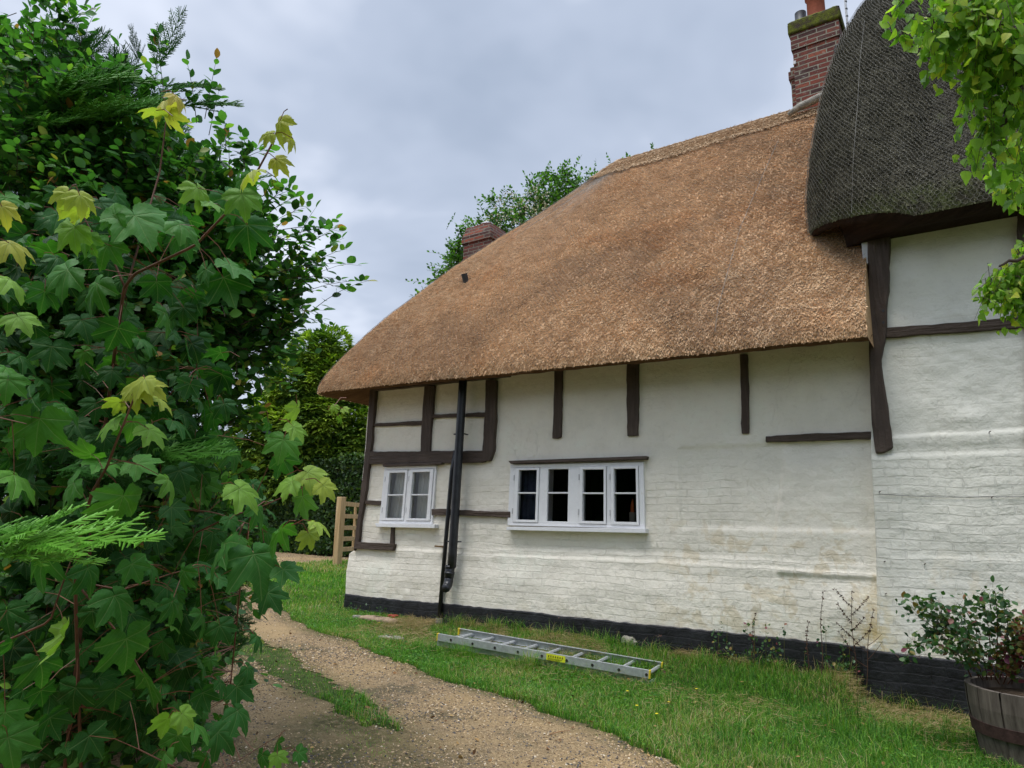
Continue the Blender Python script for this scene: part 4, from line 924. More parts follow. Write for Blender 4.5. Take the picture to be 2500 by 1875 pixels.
# ------------------------------------------------------------------ barrel planter
bc = onY(2490, 1800, 5.85); bc = np.array([bc[0] + .11, 5.98, -.07])
bar = thing('barrel_planter', 'weathered oak half barrel planter with rusty hoops at the lower right corner', 'planter', tuple(bc))
prof = [(.0, .0), (.31, .0), (.345, .12), (.37, .25), (.385, .38), (.388, .5), (.355, .5), (.35, .42), (0, .42)]
b = MB(); kst = 15
for k in range(kst):
    t0_, t1_ = 2 * math.pi * (k + .03) / kst, 2 * math.pi * (k + .97) / kst; V = []
    pr = prof[1:8]; dr = random.uniform(-.004, .004)
    for r_, z_ in pr:
        for t in np.linspace(t0_, t1_, 4): V.append(bc + [(r_ + dr) * math.cos(t), (r_ + dr) * math.sin(t), z_])
    f = [[i * 4 + j, i * 4 + j + 1, (i + 1) * 4 + j + 1, (i + 1) * 4 + j] for i in range(len(pr) - 1) for j in range(3)]
    b.add(V, [np.array(f)])
b.lathe(bc, [(.33, .002), (.355, .2), (.37, .45)], 40); b.build('staves', M_barrel, bar)
for z_, r_, hh in ((.02, .322, .05), (.215, .369, .075)):
    b = MB(); b.lathe(bc, [(r_ - .01, z_), (r_ + .004, z_), (r_ + .004 + .10 * hh, z_ + hh), (r_ - .01, z_ + hh)], 60); b.build('hoop', M_rust, bar)
b = MB(); b.lathe(bc, [(.36, .43), (.2, .45), (.0, .46)], 30); b.build('soil', M_soil, bar, True)

# ------------------------------------------------------------------ leaf templates
def leaf_small(asp=.72, fold=.12, tip=.0):     # unit-length leaf, y along the midrib
    ys = [0, .18, .42, .68, .88, 1.0]; ws = [.0, .30, .48, .42, .20, 0]
    V = [];
    for y, w_ in zip(ys, ws):
        zc = -.10 * (y - .3) ** 2
        V += [(-w_ * asp, y, zc + fold * w_), (0, y, zc), (w_ * asp, y, zc + fold * w_)]
    V = np.array(V); q = []; 
    for i in range(len(ys) - 1): q += [[i * 3, i * 3 + 1, i * 3 + 4, i * 3 + 3], [i * 3 + 1, i * 3 + 2, i * 3 + 5, i * 3 + 4]]
    return V, [np.array(q)]
def leaf_birch():
    ys = [0, .06, .22, .36, .5, .64, .78, .9, 1.0]; ws = [.0, .30, .46, .40, .36, .24, .17, .07, 0]
    V = []
    for y, w_ in zip(ys, ws):
        zc = -.16 * (y - .3) ** 2; V += [(-w_ * .86, y, zc + .16 * w_), (0, y, zc), (w_ * .86, y, zc + .16 * w_)]
    q = []
    for i in range(len(ys) - 1): q += [[i * 3, i * 3 + 1, i * 3 + 4, i * 3 + 3], [i * 3 + 1, i * 3 + 2, i * 3 + 5, i * 3 + 4]]
    return np.array(V), [np.array(q)]
def leaf_syc(seed=0, droop=.25):
    rg = np.random.default_rng(seed); nA = 84; th = np.linspace(-math.pi + .14, math.pi - .14, nA)
    ca = np.radians([0, 8, 16, 23, 28, 33, 40, 48, 56, 66, 73, 80, 92, 101, 114, 130, 146, 160, 172]); cr = np.array([1, .88, .74, .64, .57, .66, .82, .94, .85, .68, .57, .63, .74, .70, .58, .50, .44, .34, .16])
    def side_(t): return np.interp(t, ca * 1.0, cr * (1 + rg.normal(0, .025, len(cr))))
    r = np.where(th > 0, side_(np.abs(th) * (1 + rg.normal(0, .03))), side_(np.abs(th) * (1 + rg.normal(0, .03))))
    r = r * (1 + .05 * np.where(np.arange(nA) % 3 == 0, 1, -.5))
    V = [(0, 0, 0)]; fr = [.3, .55, .8, 1.0]
    for f in fr:
        x = r * f * np.sin(th); y = r * f * np.cos(th)
        rr = np.hypot(x, y); va_ = np.min([np.abs(th - a) for a in (0, .84, -.84, 1.62, -1.62)], axis=0)
        z = .10 * np.clip(va_, 0, .43) * rr / .43 - droop * rr ** 2 + .02 * np.sin(x * 13 + seed) + .015 * np.cos(y * 17 + seed)
        V += list(zip(x, y, z))
    V = np.array(V); tri = [[0, 1 + i + 1, 1 + i] for i in range(nA - 1)]
    q = [[1 + k * nA + i, 1 + k * nA + i + 1, 1 + (k + 1) * nA + i + 1, 1 + (k + 1) * nA + i] for k in range(3) for i in range(nA - 1)]
    return V, [np.array(tri), np.array(q)]
def spray(seed=0, nside=16, L=1.0):            # flat feathery conifer spray, unit length
    rg = np.random.default_rng(seed); P0, P1, r0 = [], [], []
    ax_ = lambda t: np.array([.06 * math.sin(t * 2 + seed), t, -.12 * t * t])
    for k in range(10): P0.append(ax_(k / 10)); P1.append(ax_((k + 1) / 10)); r0.append(.010)
    for k in range(nside):
        t = .06 + .9 * k / nside; base = ax_(t); sgn = 1 if k % 2 else -1
        ln = (.46 * (1 - t) + .10) * (.8 + rg.random() * .4); an = math.radians(44 + rg.normal(0, 6)); d = np.array([sgn * math.sin(an), math.cos(an), rg.normal(0, .12)])
        P0.append(base); P1.append(base + d * ln); r0.append(.011)
        ns = max(2, int(ln / .038))
        for q in range(ns):
            tb = base + d * ln * (q + .5) / ns
            for s2 in (1, -1):
                a2 = math.atan2(d[0], d[1]) + s2 * math.radians(38 + rg.normal(0, 6)); l2 = (.11 * (1 - q / ns) + .035) * (.8 + .4 * rg.random())
                d2 = np.array([math.sin(a2), math.cos(a2), rg.normal(0, .15)]); P0.append(tb); P1.append(tb + d2 * l2); r0.append(.010)
    b = MB(); b.segs(np.array(P0), np.array(P1), np.array(r0) * .75, np.array(r0) * .3); return b.V[0], [b.F[4][0]]
LS = leaf_small(); LBV = leaf_birch(); SYC = [leaf_syc(i, .18 + .14 * i) for i in range(5)]; SPR = [spray(i) for i in range(4)]

def blobs_pts(bl, n, shell=.0):
    """random points in a union of balls given as (px, py, depth, radius in px)"""
    C = np.array([at(x, y, d) for x, y, d, r in bl]); Rr = np.array([r * d / F for x, y, d, r in bl]); w_ = Rr ** 2.2; w_ /= w_.sum()
    k = RNG.choice(len(bl), n, p=w_); u = unit(rnd(n)); rad = RNG.random(n) ** (1 / (3 + shell * 6)); return C[k] + u * (Rr[k] * rad)[:, None], u, C[k]
def twigs(bl, ntw, nl, L, lsize, va_mu, va_sd, tmpl, leafm, parent, names=('twigs', 'foliage'), up=.5, droop=.25, shell=.6, twr=.002, nrm_up=1., bright_out=.0, leafsc=.2, explicit=None, zmin=None):
    P, u, c = blobs_pts(bl, ntw, shell)
    if zmin is not None:
        k = P[:, 2] > zmin; P, u = P[k], u[k]
    ntw = len(P)
    d = unit(u * .7 + np.array([0, 0, up]) + rnd(ntw, .35)); Ls = L * RNG.uniform(.6, 1.25, ntw)
    start = P - d * (Ls * .55)[:, None]
    if explicit:
        es = np.array([e_[0] for e_ in explicit]); ee = np.array([e_[1] for e_ in explicit]); start = np.concatenate([start, es]); d = np.concatenate([d, unit(ee - es)]); Ls = np.concatenate([Ls, np.linalg.norm(ee - es, axis=1)]); u = np.concatenate([u, unit(ee - es)]); ntw = len(Ls)
    b = MB(); lb = MB()
    def pos(t): t = np.broadcast_to(t, (ntw,)); return start + d * (Ls * t)[:, None] + np.array([0, 0, -1.]) * (droop * Ls * t * t)[:, None]
    prev = pos(0.)
    for k in range(1, 5):
        cur = pos(k / 4); b.segs(prev, cur, twr * (1.3 - .2 * k), twr * (1.1 - .2 * k)); prev = cur
    b.build(names[0], M_twig, parent)
    side = unit(np.cross(d, np.array([0, 0, 1.]) + rnd(ntw, .3)))
    for k in range(nl):
        t = .12 + .88 * (k + RNG.random(ntw) * .4) / nl; p = pos(t); sg = 1 if k % 2 else -1
        ax_ = unit(d * .55 + side * sg * .8 + rnd(ntw, .28) + np.array([0, 0, -.12])); nn = unit(np.array([0, 0, 1.]) * nrm_up + u * .45 + rnd(ntw, .45))
        if k == nl - 1: ax_ = unit(d + rnd(ntw, .2))
        s_ = lsize * RNG.uniform(1 - leafsc * 1.6, 1 + leafsc, ntw) * (1 - .35 * np.clip(t - .6, 0, 1))
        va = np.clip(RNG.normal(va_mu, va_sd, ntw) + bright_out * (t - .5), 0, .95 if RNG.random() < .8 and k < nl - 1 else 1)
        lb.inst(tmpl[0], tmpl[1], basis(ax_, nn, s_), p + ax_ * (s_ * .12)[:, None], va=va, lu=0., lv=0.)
        # leaf coordinates for the vein pattern
        lb.A['lu'][-1] = np.tile(tmpl[0][:, 0], ntw); lb.A['lv'][-1] = np.tile(tmpl[0][:, 1], ntw)
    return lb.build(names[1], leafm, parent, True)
def trunk(name, pts, rads, mat, parent, k=9):
    b = MB(); pts = np.array(pts, float); n = len(pts); t = np.linspace(0, n - 1, n * 5); P = np.stack([np.interp(t, np.arange(n), pts[:, a]) for a in range(3)], 1)
    P[1:-1] += RNG.normal(0, .006, P[1:-1].shape); b.tube(P, np.interp(t, np.arange(n), rads), k); return b.build(name, mat, parent, True)
def gp(p, dz=-.05): q = np.array(p, float); q[2] = float(gz(q[0], q[1])) + dz; return q

# ------------------------------------------------------------------ far trees and hedge
tb = thing('ash_tree', 'leafy green tree with a pale flowering climber rising behind the thatched roof', 'tree', tuple(gp(at(1260, 620, 18))))
blf = [(1350, 490, 18, 72), (1240, 560, 18, 62), (1420, 460, 18, 44), (1165, 600, 17.6, 66), (1110, 665, 17.4, 46), (1200, 650, 18, 100), (1300, 580, 18, 100), (1400, 530, 18, 90), (1045, 708, 17.4, 26), (1130, 620, 17.6, 36), (1320, 440, 18, 30), (1370, 430, 18, 30), (1220, 500, 18, 34), (1090, 700, 17.4, 40)]
ex = [((at(x0_, y0_, 18)), (at(x1_, y1_, 18))) for x0_, y0_, x1_, y1_ in [(1330, 440, 1345, 385), (1400, 420, 1418, 372), (1370, 430, 1385, 380), (1290, 460, 1280, 410), (1120, 640, 1045, 595), (1060, 700, 990, 668), (1090, 560, 1110, 515), (1180, 520, 1160, 470), (1230, 500, 1262, 455), (1500, 420, 1480, 362), (1500, 420, 1520, 375), (1540, 400, 1530, 370), (1590, 370, 1594, 345), (1060, 730, 1000, 710), (1250, 470, 1240, 450), (1450, 430, 1455, 380)] for _ in (0,)]
twigs(blf, 1500, 9, .60, .095, .45, .25, LS, M_lfar, tb, up=.5, shell=.8, twr=.006, explicit=ex)
tc_ = gp(at(1260, 620, 18)); trunk('trunk', [tc_, at(1262, 900, 18), at(1262, 640, 18), at(1280, 500, 18)], [.22, .18, .12, .04], M_bark, tb)
for q in [(1340, 480), (1150, 600), (1420, 450), (1060, 700)]: trunk('limb', [at(1262, 760, 18), at((1262 + q[0]) / 2, 640, 18), at(*q, 18)], [.08, .05, .015], M_bark, tb, 7)
fp, fu, _ = blobs_pts([(1310, 490, 17, 38), (1240, 500, 17, 34), (1280, 530, 17, 40), (1200, 545, 16.6, 25), (1330, 520, 17, 25)], 380, .8)
b = MB(); b.inst(LS[0], LS[1], basis(unit(rnd(380)), unit(rnd(380)), np.full(380, .055)), fp); b.build('blossom', M_cream, tb)

def conifer(name, lab, bl, n, size, mat, va, sd, base, th, down=-.35, pick=(0, 1, 2, 3)):
    t_ = thing(name, lab, 'conifer', tuple(base)); lb = MB()
    for i in pick:
        P, u, c = blobs_pts(bl, n // len(pick), 1.); m_ = len(P)
        ax_ = unit(u * 1.0 + np.array([0, 0, down]) + rnd(m_, .3)); nn = unit(np.array([0, 0, 1.]) + u * .5 + rnd(m_, .35)); s_ = size * RNG.uniform(.6, 1.3, m_)
        lb.inst(SPR[i][0], SPR[i][1], basis(ax_, nn, s_), P - ax_ * (s_ * .5)[:, None], va=np.clip(RNG.normal(va, sd, m_), 0, 1))
    lb.build('foliage', mat, t_); trunk('trunk', th[0], th[1], M_bark, t_); return t_
def cone_blobs(px, ytop, ybot, depth, w0, w1, n=10): return [(px + RNG.normal(0, w1 * .05), ytop + (ybot - ytop) * (k / (n - 1)), depth, w0 + (w1 - w0) * (k / (n - 1)) ** .7) for k in range(n)]
def leafy_conifer(name, lab, bl, n, base, th):      # dense yellow-green tree seen from afar: drooping fans of scale leaves
    t_ = thing(name, lab, 'conifer', tuple(base)); lb = MB(); tv = LS[0] * np.array([.42, 1, 1])
    for k in range(5):
        P, u, c = blobs_pts(bl, n // 5, 1.2); lump = fbm(P[:, 0] * 3 + P[:, 1] * 3, P[:, 2] * 3.4, 3, 15)
        P = P + u * (lump * .25)[:, None]; m_ = len(P)
        for a_ in (-.7, 0, .7):
            sd_ = unit(np.cross(u, np.array([0, 0, 1.]))); ax_ = unit(u * .9 + sd_ * a_ + np.array([0, 0, -.05]) + rnd(m_, .22)); s_ = .17 * RNG.uniform(.6, 1.3, m_)
            lb.inst(tv, LS[1], basis(ax_, unit(np.array([0, 0, 1.]) + u * .6 + rnd(m_, .3)), s_), P, va=np.clip(.52 + lump * 1.5 + RNG.normal(0, .18, m_), 0, 1), lu=0., lv=0.)
    lb.build('foliage', M_lyew, t_, True); trunk('trunk', th[0], th[1], M_bark, t_); return t_
cb_ = gp(at(770, 1300, 19)); 
leafy_conifer('cypress_tree', 'tall yellow green cypress beyond the gate at the left end of the cottage', [(805, 850, 19, 46), (770, 870, 19, 60), (800, 930, 19, 78), (745, 950, 19, 80), (800, 1020, 19, 100), (740, 1060, 19, 105), (850, 1050, 19, 85), (820, 1120, 19, 100), (720, 1150, 19, 100), (870, 1130, 19, 70), (670, 1010, 19, 60), (640, 1080, 19, 80), (610, 1150, 19, 80), (700, 920, 19, 40)], 26000, cb_, ([cb_, at(775, 1000, 19), at(795, 850, 19)], [.2, .14, .03]))
cb_ = gp(at(560, 1280, 21)); leafy_conifer('rear_conifer', 'yellowish bush glimpsed through the left foliage beyond the drive', [(640, 1180, 20, 70), (560, 1200, 20, 80), (680, 1230, 20, 70), (480, 1230, 20, 80)], 6000, cb_, ([cb_, at(560, 1200, 21)], [.15, .05]))
# clipped hedge behind the gate
hp0 = gp(at(400, 1345, 19.5)); hp1 = gp(at(930, 1350, 16.5)); hd = thing('garden_hedge', 'dark clipped hedge behind the wooden gate beyond the drive', 'hedge', tuple(hp0))
hv = hp1 - hp0; hv[2] = 0; hl = np.linalg.norm(hv); hv /= hl; hn = np.array([hv[1], -hv[0], 0]); hn = hn if hn @ (CAM - hp0) > 0 else -hn
HH = 2.35; nH = 26000; l_ = RNG.random(nH) * hl; w_ = RNG.random(nH); topm = RNG.random(nH) < .3
hh = np.where(topm, HH, RNG.random(nH) * HH); wi = np.where(topm, RNG.random(nH) * 1.2, 0)
bulge = fbm(l_ * 1.1, hh * 1.1, 3, 44) * .35
P = hp0 + hv * l_[:, None] + hn * (.0 - wi + bulge)[:, None]; P[:, 2] += hh + bulge * topm
nn = np.where(topm[:, None], np.array([[0, 0, 1.]]), hn[None]) + rnd(nH, .55)
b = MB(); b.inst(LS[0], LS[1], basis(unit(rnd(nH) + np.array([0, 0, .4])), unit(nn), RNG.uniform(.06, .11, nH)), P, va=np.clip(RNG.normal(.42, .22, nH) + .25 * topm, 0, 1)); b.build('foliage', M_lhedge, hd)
b = MB(); q0 = hp0 - hn * .12; q1 = hp0 + hv * hl - hn * .12; b.hexa([q0, q1, q1 - hn * 1.0, q0 - hn * 1.0, q0 + [0, 0, HH - .12], q1 + [0, 0, HH - .12], q1 - hn * 1. + [0, 0, HH - .12], q0 - hn * 1. + [0, 0, HH - .12]]); b.build('dark_core', plain('dark hedge inside', (.010, .018, .007), .9), hd)  # near-black box stands for the shaded inside of the hedge
# unseen hedge behind the viewer, mirrored in the panes; raised to block low sky light
hb = thing('unseen_hedge', 'unseen dense hedge opposite the cottage windows, made taller to block low sky light', 'hedge', (-4, -7, 0)); nH = 14000
X_ = RNG.uniform(-16, 8, nH); Zh = RNG.random(nH) * 6.6; P = np.stack([X_, -7 + fbm(X_, Zh, 3, 3) * .8, Zh], 1)
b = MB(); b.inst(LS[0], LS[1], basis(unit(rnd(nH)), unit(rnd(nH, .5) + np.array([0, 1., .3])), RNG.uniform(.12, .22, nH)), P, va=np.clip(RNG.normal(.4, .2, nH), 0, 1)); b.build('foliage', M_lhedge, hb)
b = MB(); b.box((-16, -8.6, -.1), (8, -7.3, 6.3)); b.build('dark_core', plain('dark hedge inside b', (.012, .022, .008), .9), hb)  # plain box coloured dark like the shade behind the leaves

# ------------------------------------------------------------------ gate
DG = 14.5
gp0 = at(823, 1375, DG); ghs = gp0[2]
gpost = thing('gate_post', 'square pale softwood gate post with an iron latch left of the cottage corner', 'post', tuple(gp0))
tp = at(826, 1212, DG); hgt = tp[2] - gp0[2]
b = MB(); b.box(gp0 + [-.07, -.07, -.25], gp0 + [.07, .07, hgt]); bev(b.build('shaft', M_newwood, gpost), .008)
b = MB(); b.box(gp0 + [-.14, -.02, hgt - .22], gp0 + [-.072, .02, hgt - .19]); b.box(gp0 + [-.14, -.02, hgt - .30], gp0 + [-.072, .02, hgt - .27]); b.box(gp0 + [-.10, -.03, hgt - .32], gp0 + [-.071, .03, hgt - .17]); b.build('latch', M_iron, gpost)
gate = thing('field_gate', 'open pale wooden five bar gate standing between its post and the cottage corner', 'gate', tuple(gp0 + [.1, 0, 0]))
gd = at(905, 1300, DG + 1.6) - at(833, 1300, DG); gd[2] = 0; gl_ = np.linalg.norm(gd); gd /= gl_; gs = np.array([-gd[1], gd[0], 0]) * .02
g0 = gp0 + gd * .10
def gbar(b, a, c_, w_=.045, th=.022):
    a = np.array(a, float); c_ = np.array(c_, float); s2 = np.array([-gd[1], gd[0], 0]) * th; dirv = unit(c_ - a); upv = np.cross(s2 / th, dirv); upv = upv * w_
    b.hexa([a - s2 - upv, a + s2 - upv, c_ + s2 - upv, c_ - s2 - upv, a - s2 + upv, a + s2 + upv, c_ + s2 + upv, c_ - s2 + upv])
b = MB(); gbar(b, g0 + [0, 0, .12], g0 + [0, 0, hgt - .02], .05, .035); bev(b.build('stile', M_newwood, gate), .004)
for fz in (.20, .36, .53, .71, .90):
    b = MB(); gbar(b, g0 + gd * .04 + [0, 0, hgt * fz], g0 + gd * gl_ + [0, 0, hgt * fz], .045); bev(b.build('bar', M_newwood, gate), .004)
b = MB(); m_ = g0 + gd * gl_ * .48 + gs * 2.2; gbar(b, m_ + [0, 0, hgt * .17], m_ + [0, 0, hgt * .92], .035); bev(b.build('upright', M_newwood, gate), .004)
b = MB(); gbar(b, g0 + gd * gl_ * .50 - gs * 2.2 + [0, 0, hgt * .18], g0 + gd * gl_ * 1.0 - gs * 2.2 + [0, 0, hgt * .50], .04); bev(b.build('brace', M_newwood, gate), .004)

# ------------------------------------------------------------------ foreground: small-leaved tree, conifer, sycamore
D = 3.7
blA = [(90, 260, D, 190), (290, 330, D, 170), (100, 520, D, 260), (350, 540, D, 220), (500, 600, D, 170), (560, 740, D, 150), (350, 800, D, 250), (100, 850, D, 260), (610, 860, D, 95), (640, 700, D, 95), (690, 640, D, 60),
       (470, 440, D, 115), (50, 90, D, 80), (180, 60, D, 55), (640, 540, D, 60), (560, 1000, D, 60), (440, 1060, D, 110), (150, 1150, D, 260), (520, 1230, D - .3, 110), (430, 1430, D - .5, 120), (200, 1500, D - .5, 250), (330, 1720, D - .6, 200), (560, 480, D, 70), (690, 800, D, 45)]
tA = thing('plum_tree', 'bushy tree with small dark rounded leaves filling the left side, its twigs against the sky', 'tree', tuple(gp(at(150, 1500, D + .3))))
exA = [((a_[0], a_[1]), (a_[2], a_[3])) for a_ in [(310, 300, 295, 30), (400, 230, 385, 70), (395, 230, 345, 105), (480, 300, 460, 95), (500, 290, 535, 95), (510, 330, 540, 180), (20, 250, 45, 10), (90, 200, 120, 0), (60, 220, 85, 60), (180, 150, 240, -10), (150, 160, 130, 20), (200, 140, 190, 30),
      (700, 730, 905, 632), (720, 700, 860, 600), (690, 640, 835, 480), (680, 620, 800, 540), (690, 560, 840, 530), (640, 500, 720, 440), (600, 440, 590, 285), (560, 420, 560, 290), (640, 480, 690, 430), (740, 660, 850, 575), (700, 680, 860, 650), (660, 780, 800, 720), (650, 800, 770, 760), (640, 860, 780, 830), (560, 420, 640, 330), (640, 560, 760, 470), (380, 150, 395, 60), (560, 1500, 660, 1560), (520, 1560, 680, 1640), (560, 1450, 640, 1480), (560, 1400, 650, 1390)]]
exA = [(at(*p, D - .1), at(*q, D - .1 + random.uniform(-.1, .1))) for p, q in exA]
exA = exA + [(p_ + RNG.normal(0, .05, 3), q_ + RNG.normal(0, .06, 3)) for p_, q_ in exA[12:28]]
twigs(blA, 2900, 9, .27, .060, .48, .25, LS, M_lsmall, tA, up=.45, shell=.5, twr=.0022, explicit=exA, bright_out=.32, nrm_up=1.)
q0 = gp(at(150, 1500, D + .3)); trunk('trunk', [q0, at(160, 1300, D + .2), at(180, 900, D + .2), at(200, 500, D + .2)], [.07, .06, .045, .02], M_bark, tA)
for q in [(500, 600), (600, 850), (300, 300), (60, 300), (440, 440), (420, 1430), (640, 640)]: trunk('limb', [at(175, 1150, D + .2), at((175 + q[0]) / 2, (900 + q[1]) / 2, D + .1), at(*q, D)], [.035, .022, .006], M_bark, tA, 7)
# conifer behind and between
bC = [(60, 420, 4.8, 260), (300, 470, 4.8, 200), (110, 800, 4.8, 320), (400, 700, 4.8, 230), (520, 800, 4.9, 110), (120, 1200, 4.7, 330), (350, 1150, 4.7, 170), (300, 1550, 4.3, 260), (60, 1600, 4.2, 300), (260, 280, 4.6, 110), (170, 220, 4.6, 110), (450, 1350, 4.5, 130), (420, 560, 4.8, 160)]
leyl = thing('leyland_cypress', 'dark feathery conifer growing inside the bushy mass at the left edge', 'conifer', tuple(gp(at(200, 1500, 4.8))))
lb = MB()
for i in range(4):
    P, u, c_ = blobs_pts(bC, 950, .6); m_ = len(P); ax_ = unit(u * .6 + np.array([.1, -.25, .35]) + rnd(m_, .4)); s_ = .34 * RNG.uniform(.6, 1.25, m_)
    lb.inst(SPR[i][0], SPR[i][1], basis(ax_, unit(np.array([0, -.5, 1.]) + rnd(m_, .4)), s_), P - ax_ * (s_ * .5)[:, None], va=np.clip(RNG.normal(.35, .2, m_), 0, 1))
# sprays that stand clear of the mass: start px, tip px, depth, brightness
for (x0_, y0_, x1_, y1_, dd, v, k) in [(-60, 1330, 380, 1262, 1.9, .95, 1), (-60, 1345, 255, 1335, 1.9, .9, 1), (-80, 1380, 120, 1300, 1.9, .95, 1), (20, 1340, 165, 1228, 1.9, .95, 1), (-40, 1300, 110, 1270, 1.9, .9, 1), (300, 1110, 572, 1078, 2.7, .75, 2), (330, 1125, 540, 1100, 2.7, .7, 1),
        (380, 180, 432, 12, 3.6, .5, 1), (340, 160, 322, 60, 3.6, .4, 1), (380, 230, 505, 190, 3.6, .5, 2), (430, 260, 590, 240, 3.6, .5, 1), (150, 200, 250, 65, 3.6, .45, 2), (100, 260, 260, 180, 3.4, .75, 3), (150, 300, 330, 230, 3.4, .75, 3), (220, 300, 420, 210, 3.4, .7, 3), (120, 220, 330, 160, 3.4, .7, 3), (60, 320, 230, 260, 3.4, .7, 3), (140, 470, 220, 440, 3.2, .6, 1),
        (130, 1150, 330, 1130, 2.6, .45, 3), (180, 1100, 360, 1180, 2.8, .35, 3), (60, 1120, 220, 1060, 2.8, .4, 3), (150, 930, 300, 900, 3.0, .3, 2), (590, 450, 660, 420, 3.7, .5, 1), (560, 470, 640, 500, 3.7, .5, 2)]:
    for kk in range(k):
        p = at(x0_ + RNG.normal(0, 14) * (kk > 0), y0_ + RNG.normal(0, 18) * (kk > 0), dd + .08 * kk); q = at(x1_ + RNG.normal(0, 22) * (kk > 0), y1_ + RNG.normal(0, 20) * (kk > 0), dd - .05 + .08 * kk)
        L0 = np.linalg.norm(q - p); i = kk % 4; toc = unit(CAM - p); lb.inst(SPR[i][0] * np.array([.62, 1, 1]), SPR[i][1], basis(unit(q - p)[None], unit(toc * .5 + np.array([0, 0, .8]))[None] + rnd(1, .15), np.array([L0])), p[None], va=np.clip(v + RNG.normal(0, .08), 0, 1))
lb.build('foliage', M_lcon, leyl); q0 = gp(at(200, 1500, 4.8)); trunk('trunk', [q0, at(220, 1000, 4.8), at(230, 350, 4.8)], [.12, .09, .03], M_bark, leyl)

# sycamore: stems then every large leaf
syc = thing('sycamore_sapling', 'sycamore sapling with large lobed leaves and red stalks nearest the viewer at left', 'tree', tuple(gp(at(120, 1500, 2.7))))
stems = [([(200, 1950, 2.7), (183, 1420, 2.4), (195, 1310, 2.3), (225, 1200, 2.2), (260, 1142, 2.15), (291, 1061, 2.1), (321, 988, 2.1), (345, 925, 2.1)], .0075),
         ([(150, 1950, 2.7), (230, 1250, 2.75), (262, 1000, 2.7), (280, 860, 2.6), (304, 700, 2.5), (330, 668, 2.45), (380, 645, 2.4), (477, 599, 2.35), (582, 489, 2.3), (624, 426, 2.3), (667, 346, 2.3), (686, 292, 2.3)], .009),
         ([(304, 700, 2.5), (270, 620, 2.5), (220, 560, 2.45), (195, 510, 2.45), (170, 480, 2.4)], .005), ([(304, 720, 2.6), (390, 420, 2.8), (405, 300, 2.8), (412, 270, 2.8)], .005),
         ([(-120, 1640, 2.4), (0, 1571, 2.3), (122, 1518, 2.25), (150, 1433, 2.25), (195, 1310, 2.3)], .006), ([(-80, 1020, 2.2), (0, 1020, 2.15), (65, 1035, 2.1)], .004),
         ([(560, 1700, 3.0), (590, 1400, 2.8), (616, 1228, 2.7), (650, 1150, 2.7), (683, 1085, 2.7)], .004), ([(480, 1300, 2.7), (560, 1262, 2.6), (631, 1240, 2.5), (724, 1199, 2.5), (780, 1165, 2.5)], .004),
         ([(340, 1830, 2.4), (480, 1900, 2.4), (560, 1870, 2.5), (640, 1820, 2.6), (690, 1790, 2.6)], .003), ([(480, 900, 2.9), (482, 813, 2.9), (482, 719, 2.9)], .003), ([(183, 1420, 2.4), (300, 1560, 2.4), (380, 1700, 2.4), (400, 1830, 2.4)], .005),
         ([(400, 1240, 2.7), (520, 1250, 2.6), (640, 1290, 2.6)], .004), ([(183, 1420, 2.4), (300, 1440, 2.4), (420, 1400, 2.4), (500, 1380, 2.4)], .004)]
SP = []
b = MB()
for pts, r in stems:
    P = np.array([at(*q) for q in pts]); t = np.linspace(0, len(P) - 1, len(P) * 4); Q = np.stack([np.interp(t, np.arange(len(P)), P[:, a]) for a in range(3)], 1)
    b.tube(Q, np.linspace(r * .85, r * .30, len(Q)), 7); SP.append(Q)
b.build('stem', M_stem, syc, True); SP = np.concatenate(SP)
K = 1.1302
